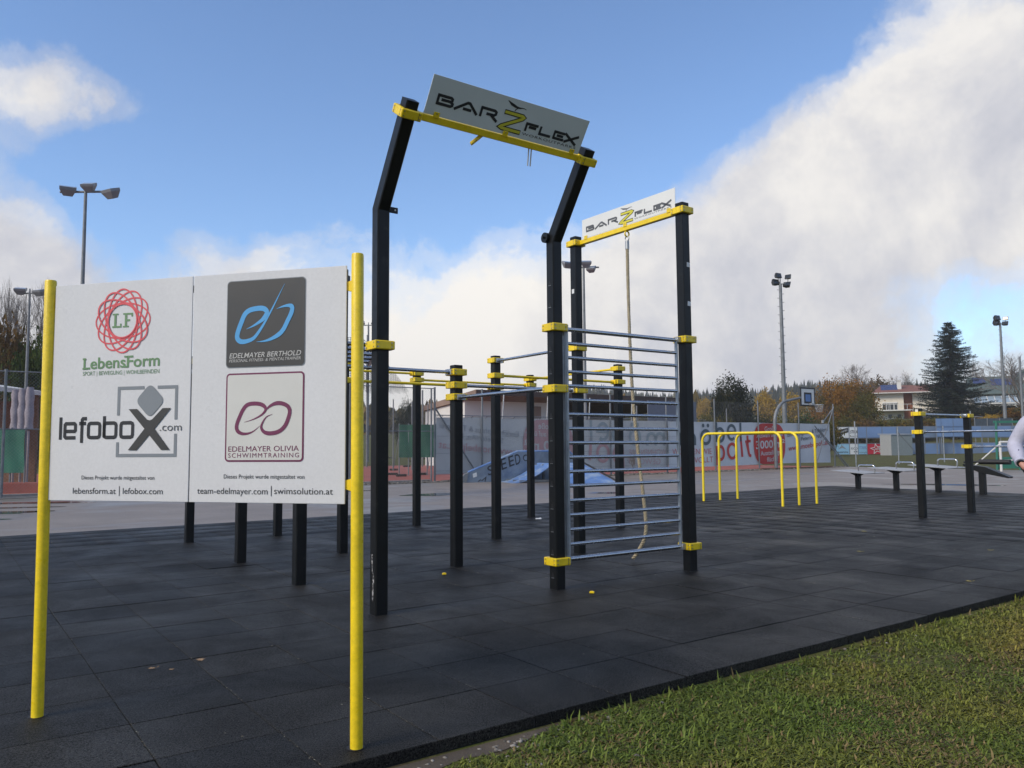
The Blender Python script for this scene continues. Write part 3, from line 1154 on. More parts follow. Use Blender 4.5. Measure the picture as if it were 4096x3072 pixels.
def clamp(k, z, mat=None, size=.165, hgt=.066, sides=True):
    u, v = POSTS[k]
    m = MB()
    h = size / 2
    t = h - PW - .0015
    # four yellow shells round the post with a seam on two sides
    m.box((u, v - h + t / 2, z), (size, t, hgt), 0, bev=.006)
    m.box((u, v + h - t / 2, z), (size, t, hgt), 0, bev=.006)
    for s in (-1, 1):
        m.box((u + s * (h - t / 2), v, z), (t, size - 2 * t - .003, hgt), 0, bev=.004)
    for s in (-1, 1):
        for dz in (-.016, .016):
            m.tube([(u - h + .02 * 1, v - h - .002, z + dz), (u - h + .02, v - h + .004, z + dz)], .0055, 8, 1)
            m.tube([(u - h - .002, v + s * .06, z + dz), (u - h + .004, v + s * .06, z + dz)], .0055, 8, 1)
            m.tube([(u + s * .055, v - h - .002, z + dz), (u + s * .055, v - h + .004, z + dz)], .0055, 8, 1)
    # the wide side carries a shallow seam
    m.box((u + h - .028, v - h - .0004, z), (.0022, .002, hgt - .006), 2)
    return m.build('clamp', [M_yellow, M_bolt, M_blackplain], PO[k], base=BASE)


def crossbar(a, b, z, mat, r=.0175, plate=True):
    (u0, v0), (u1, v1) = POSTS[a], POSTS[b]
    A_, B_ = V3((u0, v0, z)), V3((u1, v1, z))
    d = (B_ - A_).normalized()
    m = MB()
    m.tube([A_ + d * .07, B_ - d * .07], r, 14)
    if plate:
        for P, s in ((A_, 1), (B_, -1)):
            c = P + d * s * .094
            ang = math.atan2(d.y, d.x)
            m.box(c, (.022, .10, .060), 0, rot=Matrix.Rotation(ang, 3, 'Z'), bev=.003)
            m.tube([P + d * s * .10, P + d * s * .125], r + .006, 14)
    m.build('cross_bar', mat, rig, base=BASE, smooth=35)


for k, zs in dict(A=(1.965,), B=(2.235, 1.703, .235), D=(2.243, .238), C=(2.325, 1.838), E=(1.970, 1.838, 1.716), F=(2.342, 2.140, 1.988), H=(2.340, 2.243),
                  G=(2.350, 2.250), I=(2.350, 2.150), N=(1.988, 2.20), M=(1.970, 1.965 - .13), K=(2.2,), J=(2.2, 2.34), L=(2.34, 2.2)).items():
    for z in zs: clamp(k, z)
crossbar('M', 'E', 1.970, M_steeldark)
crossbar('E', 'C', 1.838, M_steeldark)
crossbar('E', 'B', 1.712, M_steel)
crossbar('F', 'C', 2.335, M_steel)
crossbar('F', 'I', 2.145, M_yellow)
crossbar('H', 'G', 2.245, M_yellow)
crossbar('L', 'H', 2.340, M_yellow)
crossbar('G', 'I', 2.350, M_yellow)
crossbar('N', 'F', 1.988, M_yellow)
crossbar('J', 'L', 2.34, M_yellow)
crossbar('K', 'J', 2.2, M_steel)
crossbar('N', 'L', 2.2, M_steel)
# horizontal ladder beside the near post, its rungs ending at the rail between two posts
m = MB()
m.tube([(2.69, 5.40, 1.985), (3.27, 6.86, 1.985)], .02, 12)
lad = m.build('overhead_ladder', M_steeldark, rig, base=BASE, smooth=40)
m = MB(); m.tube([(1.69, 5.40, 1.985), (2.27, 6.86, 1.985)], .02, 12); m.build('side_rail', M_steeldark, lad, base=BASE, smooth=40)
for v in (5.50, 5.78, 6.06, 6.34, 6.62):
    m = MB(); ur = 2.69 + (v - 5.40) / 1.46 * .58; m.tube([(ur - 1.0, v, 1.985), (ur, v, 1.985)], .0165, 12)
    m.build('rung', M_steeldark, lad, base=BASE, smooth=40)

# wall bars between B and D
(bu, bv), (du, dv) = POSTS['B'], POSTS['D']
wd_ = (V3((du, dv, 0)) - V3((bu, bv, 0))).normalized()


def wb(t, z, off=0.0):
    return V3((bu, bv, 0)) + wd_ * t + V3((wd_.y, -wd_.x, 0)) * off + V3((0, 0, z))


m = MB()
m.tube([wb(.128, .215), wb(.128, 2.245)], .0165, 12)
m.box(wb(.094, 1.24), (.006, .05, 2.06), rot=Matrix.Rotation(math.atan2(wd_.y, wd_.x), 3, 'Z'))
for z in (.238, 2.238):
    m.box(wb(.105, z), (.04, .07, .062), bev=.003)
wbars = m.build('wall_bars', M_galv, rig, base=BASE, smooth=40)
m = MB(); m.tube([wb(1.503, .215), wb(1.503, 2.245)], .0165, 12)
for z in (.238, 2.238): m.box(wb(1.530, z), (.06, .055, .055), bev=.003)
m.build('side_rail', M_galv, wbars, base=BASE, smooth=40)
for i in range(17):
    z = 2.232 - i * (2.232 - .240) / 16
    r = .0195 if i in (0, 16) else .0155
    m = MB()
    m.tube([wb(.135, z), wb(1.53 if i in (0, 16) else 1.497, z)], r, 14)
    m.build('rung', M_steeldark, wbars, base=BASE, smooth=40)

# keyhole slots up the side of post B, stickers on the tall posts
for i in range(14):
    z = .12 + i * .1925
    if abs(z - .235) < .05 or abs(z - 1.703) < .05 or abs(z - 2.235) < .05: continue
    u, v = POSTS['B']
    m = MB()
    y = v + .0
    m.prism([(u - PW - .0008, y + a, z + b) for a, b in ((-.018, -.02), (.018, -.02), (.018, -.006), (.009, .002), (.009, .022), (-.009, .022), (-.009, .002), (-.018, -.006))], (-.0012, 0, 0), 0)
    m.box((u - PW - .0025, y, z - .0215), (.004, .034, .0022), 1)
    m.build('slot', [M_blackplain, M_galv], PO['B'], base=BASE)
M_sticker = material('sticker_white', (.62, .64, .64), .5)
for k, dz in (('D', 2.99), ('D', 2.60), ('C', 2.98)):
    u, v = POSTS[k]
    m = MB()
    m.box((u + (.018 if k == 'D' else -PW - .001), v - PW - .001 if k == 'D' else v + .0, dz), (.042, .002, .045) if k == 'D' else (.002, .04, .05), rot=Matrix.Rotation(.08, 3, 'Y') if k == 'D' else None)
    m.build('sticker', M_sticker, PO[k], base=BASE)
# scuffed paint at the foot of the near post
m = MB()
u, v = POSTS['A']
rgs = random.Random(4)
prof = []
for i in range(15):
    z = .10 + i * .024
    prof.append((rgs.uniform(-.012, .004) + .026 - (i > 8) * .016, z))
poly_pts = [(u - PW - .0012, v - a, z) for a, z in prof] + [(u - PW - .0012, v - a + .018 + rgs.uniform(0, .010), z) for a, z in prof[::-1]]
m.add(poly_pts, [tuple(range(len(poly_pts)))])
m.build('scuff', material('scuffed_paint', (.26, .26, .26), .7, vary=.9, vscale=45, col2=(.03, .03, .03), c2scale=55, c2lo=.45, c2hi=.5), PO['A'], base=BASE)

# small fittings at the bends
m = MB(); u, v = POSTS['A']
m.box((u + .05 + .035, v - .04, 3.0), (.07, .012, .045), bev=.002)
m.tube([(u + .095, v - .05, 3.0), (u + .095, v - .03, 3.0)], .007, 8, 1)
m.build('lug', [M_black, M_bolt], PO['A'], base=BASE)
m = MB(); u, v = POSTS['B']
m.tube([(u - .03 - .05, v + .035, 3.03), (u - .045, v + .035, 3.03)], .045, 20)
m.tube([(u - .10, v + .035, 3.03), (u - .03, v + .035, 3.03)], .010, 10)
m.build('pulley', M_black, PO['B'], base=BASE, smooth=40)

# ------------------------------------------------------------------ sign beams and signs
SL, CL = math.sin(LEAN), math.cos(LEAN)


def leaned(k_u, s, off=0.0):
    """point on the leaning plane of posts A and B: s metres above the bend, off metres in front of it"""
    return V3((k_u, POSTS['A'][1] - s * SL - off * CL, 3.0 + s * CL - off * SL))


rotL = Matrix.Rotation(LEAN, 3, 'X')
uA, uB = POSTS['A'][0], POSTS['B'][0]
m = MB()
m.box(leaned((uA + uB) / 2, .738), (uB - uA - .16, .052, .052), rot=rotL, bev=.004)
beam1 = m.build('sign_beam', M_yellow, rig, base=BASE)
for uu, k in ((uA, 'A'), (uB, 'B')):
    m = MB()
    size, h = .165, .0825
    t = h - PW - .0015
    c = leaned(uu, .738)
    for s in (-1, 1):
        m.box(c + rotL @ V3((0, s * (h - t / 2), 0)), (size, t, .066), 0, rot=rotL, bev=.006)
        m.box(c + rotL @ V3((s * (h - t / 2), 0, 0)), (t, size - 2 * t - .003, .066), 0, rot=rotL, bev=.004)
    m.box(c + rotL @ V3(((.0825 - .028) * (1 if k == 'A' else -1), -h - .0004, 0)), (.0022, .002, .06), 2, rot=rotL)
    for sx in (-1, 1):
        for dz in (-.016, .016):
            a_ = c + rotL @ V3((sx * .062, -h - .002, dz)); b_ = c + rotL @ V3((sx * .062, -h + .004, dz))
            m.tube([a_, b_], .0055, 8, 1)
            a_ = c + rotL @ V3((-h - .002, sx * .055, dz)); b_ = c + rotL @ V3((-h + .004, sx * .055, dz))
            m.tube([a_, b_], .0055, 8, 1)
    m.build('clamp', [M_yellow, M_bolt, M_blackplain], PO[k], base=BASE)
for uu in (uA + .215, uA + .83, uA + 1.50):
    m = MB()
    m.box(leaned(uu, .776, .0285), (.05, .006, .045), rot=rotL, bev=.0025)
    a_, b_ = leaned(uu, .786, .034), leaned(uu, .786, .030)
    m.tube([a_, b_], .005, 8, 1)
    m.build('lug', [M_yellow, M_bolt], beam1, base=BASE)
m = MB()
p0 = leaned(uA + .655, .725); dv_ = V3((-.075, .055, -.075)); m.box(p0 + dv_ * .5, (.034, .022, dv_.length), rot=dv_.to_track_quat('Z', 'Y').to_matrix(), bev=.003)
m.build('stub', M_yellow, beam1, base=BASE)
m = MB()
for dx in (0, .026):
    m.tube([leaned(uA + 1.10 + dx, .72), leaned(uA + 1.10 + dx, .72) + V3((.0, .02, -.145))], .0055, 8)
m.build('hook_rods', M_bolt, beam1, base=BASE)


def sign(fr_fun, wdt, hgt, parent, ink, thick):
    """lettering in unit coordinates of the panel: a 0..1 along, b 0..1 up"""
    f = fr_fun(.0015); f_b = fr_fun(.0025)

    def bars(mb, strokes, w):
        for s in strokes:
            ribbon(mb, f, [(a * wdt, b * hgt) for a, b in s], w)
    T = .0208 * wdt / 1.46
    lo, hi = .300, .570
    md = (lo + hi) / 2
    m = MB()
    B = [[(.056, lo), (.056, hi)], [(.050, hi - .03), (.128, hi - .03), (.136, hi - .055), (.136, md + .04), (.128, md + .008), (.075, md + .008)], [(.128, md + .008), (.142, md - .035), (.142, lo + .06), (.132, lo + .03), (.050, lo + .03)]]
    bars(m, B, T)
    bars(m, [[(.155, lo), (.225, hi - .03), (.238, hi - .03), (.292, lo)], [(.205, lo + .07), (.255, lo + .07)]], T)
    bars(m, [[(.312, lo), (.312, hi)], [(.306, hi - .03), (.392, hi - .03), (.402, hi - .06), (.402, md + .02), (.392, md - .02), (.345, md - .02)], [(.375, md - .03), (.418, lo - .03)]], T)
    m.build('lettering', ink, parent, base=BASE)
    m = MB()
    lo2, hi2 = .245, .485
    m2 = (lo2 + hi2) / 2
    bars(m, [[(.605, lo2), (.605, hi2)], [(.599, hi2 - .03), (.682, hi2 - .03)], [(.622, m2 + .01), (.672, m2 + .01)]], T)
    bars(m, [[(.700, hi2), (.700, lo2 + .03), (.775, lo2 + .03)]], T)
    bars(m, [[(.797, lo2), (.797, hi2)], [(.791, hi2 - .03), (.868, hi2 - .03)], [(.815, m2), (.860, m2)], [(.791, lo2 + .03), (.868, lo2 + .03)]], T)
    bars(m, [[(.868, hi2), (.958, lo2 - .02)], [(.966, hi2), (.872, lo2)]], T * 1.05)
    m.build('lettering', ink, parent, base=BASE)
    # Z: black outline with yellow face
    zp = [(.448, .600), (.565, .600), (.575, .570), (.570, .535), (.452, .215), (.446, .185), (.460, .160), (.580, .160)]
    m = MB(); ribbon(m, f, [(a * wdt, b * hgt) for a, b in zp], .028 * wdt / 1.46 + .008); m.build('lettering', M_ink, parent, base=BASE)
    zq = [(.4505, .600), (.565, .600), (.575, .570), (.570, .535), (.452, .215), (.446, .185), (.460, .160), (.5775, .160)]
    m = MB(); ribbon(m, f_b, [(a * wdt, b * hgt) for a, b in zq], .0215 * wdt / 1.46); m.build('lettering', M_signyellow, parent, base=BASE)
    # figure above the Z
    m = MB()
    poly(m, f, [(a * wdt, b * hgt) for a, b in ((.447, .905), (.452, .885), (.475, .80), (.505, .765), (.515, .77), (.507, .735), (.505, .68), (.509, .68), (.513, .73), (.524, .765), (.535, .77), (.545, .790), (.560, .800), (.574, .785), (.572, .805), (.556, .822), (.540, .815), (.527, .812), (.512, .820), (.495, .85), (.475, .875), (.455, .905))])
    m.build('figure_logo', ink, parent, base=BASE)
    ob = text('WORKOUTPARKS', Frame(f.O, f.ax * wdt, f.bx * hgt), .593, .967, .125, .068, ink, parent, spacing=1.2)
    for v_ in ob.data.vertices: v_.co = v_.co - V3(BASE)


# sign on the leaning gantry
S0, S1 = .768, 1.047
sw = 1.463
m = MB()
m.box(leaned(uA + .112 + sw / 2, (S0 + S1) / 2, .020), (sw, .005, S1 - S0), rot=rotL, bev=.001)
sign1 = m.build('sign_panel', material('sign_aluminium', (.66, .70, .68), .34, vary=.05, vscale=2, col2=(.58, .63, .62), c2scale=1.5, c2lo=.45, c2hi=.75, rvary=.08), rig, base=BASE)
sign(lambda off: Frame(leaned(uA + .112, S0, .0225 + off), (1, 0, 0), (0, -SL, CL)), sw, S1 - S0, sign1, M_ink, .02)
# beam and sign between C and D
(cu, cv) = POSTS['C']; (du, dv) = POSTS['D']
ucd = (cu + du) / 2
m = MB()
m.box((ucd, (cv + dv) / 2, 3.538), (.052, cv - dv - .16, .052), bev=.004)
beam2 = m.build('sign_beam', M_yellow, rig, base=BASE)
for k in 'CD': clamp(k, 3.538)
for vv_ in (cv - .19, cv - .83, cv - 1.46):
    m = MB()
    m.box((ucd - .0285, vv_, 3.574), (.006, .05, .045), bev=.0025)
    m.tube([(ucd - .034, vv_, 3.584), (ucd - .030, vv_, 3.584)], .005, 8, 1)
    m.build('lug', [M_yellow, M_bolt], beam2, base=BASE)
Z0, Z1 = 3.570, 3.790
m = MB()
m.box((ucd - .020, cv - .124 - .712, (Z0 + Z1) / 2), (.005, 1.424, Z1 - Z0), bev=.001)
sign2 = m.build('sign_panel', M_panel2, rig, base=BASE)
sign(lambda off: Frame((ucd - .0225 - off, cv - .124, Z0), (0, -1, 0), (0, 0, 1)), 1.424, Z1 - Z0, sign2, M_inkgrey, .02)

# ------------------------------------------------------------------ climbing rope hanging from the beam between C and D
rope = thing('climbing_rope', 'thick twisted beige climbing rope hanging behind the steel wall bars', 'rope', XY(ucd, cv - .83, 0), TH)
RB = (ucd, cv - .83, 0)


def helix(path, rad, turns_per_m, phase):
    P = [V3(p) for p in path]
    out = []
    s = 0
    for i, p in enumerate(P):
        if i: s += (p - P[i - 1]).length
        t = (P[min(i + 1, len(P) - 1)] - P[max(i - 1, 0)]).normalized()
        x = t.cross(V3((1, 0, 0))).normalized()
        y = t.cross(x)
        a = phase + s * turns_per_m * 2 * PI
        out.append(p + (x * math.cos(a) + y * math.sin(a)) * rad)
    return out


ctrl = [(.831, 3.36), (.833, 2.9), (.845, 2.3), (.866, 1.83), (.905, 1.40), (.943, 1.09), (.998, .70), (1.024, .50), (1.030, .36), (.998, .24), (.940, .155), (.885, .085), (.836, .035)]
cc = bez(ctrl, 24)
path = [(ucd - RB[0], -(t - .83), z) for t, z in cc]
m = MB()
for ph in range(3):
    m.tube(helix(path, .0098, 11.0, ph * 2 * PI / 3), .0104, 7)
m.build('rope_strands', M_rope, rope, smooth=60)
m = MB()
m.tube([(0, -.001, 3.40), (0, -.001, 3.31)], [.021, .022], 16)
m.build('ferrule', M_galv, rope, smooth=40)
m = MB()
m.tube([(0, .028 * math.cos(a * PI / 8), 3.425 + .028 * math.sin(a * PI / 8)) for a in range(17)], .006, 8)
m.build('shackle', M_galv, rope, smooth=40)
m = MB()
m.tube([(.030 * math.cos(a * PI / 8), 0, 3.478 + .030 * math.sin(a * PI / 8)) for a in range(17)], .008, 8)
m.build('eye_ring', M_yellow, rope, smooth=40)
# ------------------------------------------------------------------ yellow dip frames
for u, lab in ((13.36, 'nearest the tall rig'), (13.89, 'middle of the three'), (14.48, 'farthest from the tall rig')):
    b = XY(u, 10.58)
    o = thing('dip_frame', 'low yellow tube dip frame, ' + lab, 'dip bars', b, TH, 'yellow dip frames')
    r, H, half, rc = .026, 1.435, .985, .17
    m = MB()
    pts = [(0, -half, -.02), (0, -half, H - rc)]
    for k in range(1, 8):
        a = R(90 * k / 8)
        pts.append((0, -half + rc - rc * math.cos(a), H - rc + rc * math.sin(a)))
    pts.append((0, -half + rc, H)); pts.append((0, half - rc, H))
    for k in range(1, 8):
        a = R(90 * k / 8)
        pts.append((0, half - rc + rc * math.sin(a), H - rc + rc * math.cos(a)))
    pts += [(0, half, H - rc), (0, half, -.02)]
    nl, nr = pts.index((0, -half + rc, H)), pts.index((0, half - rc, H))
    m.tube(pts[nl:nr + 1], r, 16); m.build('top_bar', M_yellowdip, o, smooth=40)
    m = MB(); m.tube(pts[:nl + 1], r, 16); m.build('leg', M_yellowdip, o, smooth=40)
    m = MB(); m.tube(pts[nr:], r, 16); m.build('leg', M_yellowdip, o, smooth=40)

# ------------------------------------------------------------------ low parallel pull-up rig at the right
pr = thing('push_up_rig', 'low black post rig with steel bars beside the person in a white shirt', 'workout rig', XY(13.86, 5.9), TH)
PB0 = (13.86, 5.9, 0)
LP = {}
for k, (u, v, h_) in dict(a=(13.06, 6.73, 1.775), b=(14.66, 6.70, 1.765), c=(13.06, 4.90, 1.775), d=(14.66, 4.90, 1.765)).items():
    m = MB(); m.loft([oct_ring(u, v, -.02), oct_ring(u, v, h_ - .004), oct_ring(u, v, h_, PW - .004)])
    LP[k] = (u, v, m.build('post', M_black, pr, base=PB0, smooth=25))


def clamp2(k, z):
    u, v, po = LP[k]
    m = MB()
    h, t = .0825, .031
    for s in (-1, 1):
        m.box((u, v + s * (h - t / 2), z), (.165, t, .066), 0, bev=.006)
        m.box((u + s * (h - t / 2), v, z), (t, .165 - 2 * t - .003, .066), 0, bev=.004)
        for dz in (-.016, .016):
            m.tube([(u - h - .002, v + s * .05, z + dz), (u - h + .004, v + s * .05, z + dz)], .006, 8, 1)
    m.build('clamp', [M_yellow, M_bolt], po, base=PB0)


def bar2(a, b, z):
    A_, B_ = V3((LP[a][0], LP[a][1], z)), V3((LP[b][0], LP[b][1], z))
    d = (B_ - A_).normalized()
    m = MB(); m.tube([A_ + d * .07, B_ - d * .07], .0175, 14)
    for P, s in ((A_, 1), (B_, -1)):
        m.box(P + d * s * .095, (.022, .10, .06), rot=Matrix.Rotation(math.atan2(d.y, d.x), 3, 'Z'), bev=.003)
    m.build('cross_bar', M_steel, pr, base=PB0, smooth=40)


for k, z in (('a', 1.685), ('a', 1.388), ('b', 1.677), ('b', 1.142), ('c', 1.388), ('d', 1.142)): clamp2(k, z)
bar2('a', 'b', 1.681); bar2('a', 'c', 1.388); bar2('b', 'd', 1.142)
for k in 'ab':
    u, v, po = LP[k]
    m = MB(); m.box((u - PW - .001 if k == 'a' else u + .02, v + .0 if k == 'a' else v - PW - .001, 1.735), (.002, .05, .05) if k == 'a' else (.04, .002, .05)); m.build('sticker', M_sticker, po, base=PB0)

# ------------------------------------------------------------------ jump platforms and bench
M_plate = material('platform_plate', (.33, .34, .35), .45, metal=.3, vary=.12, vscale=5)
M_chrome = material('polished_tube', (.62, .62, .61), .18, metal=1.0, vary=.08)
for (u, v, z, lab) in ((20.14, 12.08, .44, 'lowest of the three, beside the dip frames'), (20.0, 10.95, .535, 'middle one of the three'), (19.96, 9.87, .625, 'tallest of the three, next to the bench')):
    o = thing('jump_platform', 'step platform with steel hoop handle, ' + lab, 'platform', XY(u, v), TH, 'step platforms')
    m = MB(); m.box((0, 0, (z - .02) / 2 - .01), (.115, .115, z - .02), bev=.006); m.build('post', M_black, o)
    m = MB()
    for s in (-1, 1):
        m.prism([(s * .05, -.010, z - .12), (s * .05, -.010, z - .012), (s * .27, -.010, z - .012)], (0, .020, 0))
        m.prism([(-.010, s * .05, z - .12), (-.010, s * .05, z - .012), (-.010, s * .27, z - .012)], (.024, 0, 0))
    m.build('gusset', M_black, o)
    m = MB()
    rot = Matrix.Rotation(R(4), 3, 'X')
    m.box((0, 0, z + .004), (.98, .98, .016), rot=rot, bev=.003)
    m.build('plate', M_plate, o)
    m = MB()
    hb = [(.10, -.42, z - .05), (.10, -.42, z + .12)]
    for k in range(1, 6):
        a = R(18 * k); hb.append((.10, -.42 + .06 - .06 * math.cos(a), z + .12 + .06 * math.sin(a)))
    hb += [(.10, -.02, z + .18)]
    for k in range(1, 6):
        a = R(18 * k); hb.append((.10, -.02 + .06 * math.sin(a), z + .12 + .06 * math.cos(a)))
    hb.append((.10, .04, z - .02))
    m.tube(hb, .018, 12); m.build('handle', M_chrome, o, smooth=40)
o = thing('training_bench', 'black post bench with padded roller, behind the low bar rig', 'bench', XY(19.89, 8.81), TH)
m = MB(); m.box((0, 0, .31), (.125, .125, .64), bev=.006); m.build('post', M_black, o)
m = MB(); m.prism([(-.11, .38, .70), (-.11, -.10, .64), (-.11, -.62, .42), (-.11, -.60, .39), (-.11, .0, .50), (-.11, .38, .66)], (.22, 0, 0)); m.build('seat', M_black, o)
m = MB(); m.tube([(0, .05, .755), (0, -.62, .755)], .058, 18); m.tube([(0, .40, .74), (0, .05, .755)], .025, 10); m.build('roller', M_blackplain, o, smooth=40)

# ------------------------------------------------------------------ wire fence along the court
fence = thing('chain_link_fence', 'tall galvanised wire mesh fence along the asphalt, banners hung on it', 'fence', XY(14, 24.0), TH)
FB = (14, 24.0, 0)
fposts = [13.96, 15.93, 19.1, 22.19, 25.45, 28.58, 31.71, 34.93, 37.93, 10.8, 7.65, 4.5, 1.35, -1.8, -4.95]
for u in fposts:
    m = MB(); m.tube([(u, 24, -.05), (u, 24, 3.23)], .035, 12); m.tube([(u, 24, 3.23), (u, 24, 3.25)], .037, 12)
    m.build('post', M_galvdull, fence, base=FB, smooth=40)
m = MB(); m.tube([(13.80, 23.96, -.05), (13.80, 23.96, 3.18)], .028, 12); m.build('gate_post', M_galvdull, fence, base=FB, smooth=40)
for (u0, z0, v0), (u1, z1, v1) in ((((14.0), 2.5, 24.0), (15.75, .15, 24.0)), ((37.9, 3.1, 23.94), (35.75, .05, 23.7)), ((37.9, 3.05, 23.95), (36.95, 2.25, 24.0)), ((36.1, 2.1, 23.9), (38.3, 0, 23.6)), ((36.4, 1.95, 23.9), (38.5, 0, 23.6)), ((-1.0, 2.1, 23.9), (1.3, .55, 23.9)), ((-1.0, .9, 23.9), (.4, 1.6, 23.9))):
    m = MB(); m.tube([(u0, v0, z0), (u1, v1, z1)], .028, 10); m.build('brace', M_galvdull, fence, base=FB, smooth=40)
for (u0, u1, z) in ((-5, 13.96, 3.2), (-5, 13.96, 1.72), (13.96, 28, 2.28)):
    m = MB(); m.tube([(u0, 24.0, z), (u1, 24.0, z)], .016, 8); m.build('rail', M_galvdull, fence, base=FB, smooth=40)
for z in (2.22, 1.55, .95, .35):
    m = MB(); m.tube([(13.96, 23.955, z), (26, 23.955, z)], .004, 5); m.build('tension_wire', M_galvdull, fence, base=FB)


def mesh_panel(u0, u1, z0, z1, v, pitch, r, parent, base, mat, name='wire_mesh'):
    vs, fs = [], []
    Hh = z1 - z0
    n = int((u1 - u0 + Hh) / pitch)
    for sgn in (1, -1):
        for k in range(n + 1):
            s = k * pitch
            a, b = (u0 + s - Hh, z0), (u0 + s, z1)      # rising line
            # clip to [u0,u1]
            if a[0] < u0: a = (u0, z0 + (u0 - a[0]))
            if b[0] > u1: b = (u1, z1 - (b[0] - u1))
            if b[0] - a[0] < .01: continue
            if sgn < 0: a, b = (u0 + u1 - a[0], a[1]), (u0 + u1 - b[0], b[1])
            d = Vector((b[0] - a[0], b[1] - a[1])).normalized()
            nx, nz = -d.y * r, d.x * r
            b0 = len(vs)
            for (x, z) in (a, b):
                vs += [(x + nx - base[0], v - base[1], z + nz), (x - nx * .5 - base[0], v + r * .9 - base[1], z - nz * .5), (x - nx * .5 - base[0], v - r * .9 - base[1], z - nz * .5)]
            fs += [(b0, b0 + 1, b0 + 4, b0 + 3), (b0 + 1, b0 + 2, b0 + 5, b0 + 4), (b0 + 2, b0, b0 + 3, b0 + 5)]
    o_ = np_mesh(name, vs, fs, mat, parent)
    o_['kind'] = 'stuff'
    return o_


mesh_panel(-5, 13.96, .05, 3.2, 23.97, .085, .0022, fence, FB, M_galvdull)
mesh_panel(13.96, 25.6, .05, 2.24, 23.95, .085, .0028, fence, FB, M_galv)
mesh_panel(25.6, 37.93, 2.24, 3.15, 24.02, .12, .0022, fence, FB, M_galvdull)
m = MB(); m.box((36.9, 23.95, 2.32), (.16, .03, .16), bev=.004); m.build('notice', M_wallwhite, fence, base=FB)

# banners
M_bancloth = material('banner_cloth', (.62, .63, .63), .6, vary=.04, vscale=.8, bump=.25, bscale=2.2, col2=(.55, .57, .58), c2scale=.5, c2lo=.45, c2hi=.7)
M_banback = material('banner_cloth_reverse', (.64, .63, .60), .65, vary=.06, vscale=.8, bump=.25, bscale=2.2, col2=(.55, .54, .53), c2scale=.5, c2lo=.45, c2hi=.7)
M_banred = material('banner_red', (.52, .045, .040), .55, vary=.08, vscale=1)
M_bangrey = material('banner_slate', (.085, .115, .13), .55, vary=.08)
M_banink = material('banner_ink', (.06, .07, .09), .55)
M_fadered = material('banner_red_showing_through', (.56, .30, .30), .65, vary=.08)
M_fadegrey = material('banner_slate_showing_through', (.34, .39, .40), .65, vary=.08)
M_fadeink = material('banner_ink_showing_through', (.33, .34, .36), .65)
M_banwhite = material('banner_white_ink', (.60, .58, .56), .55)


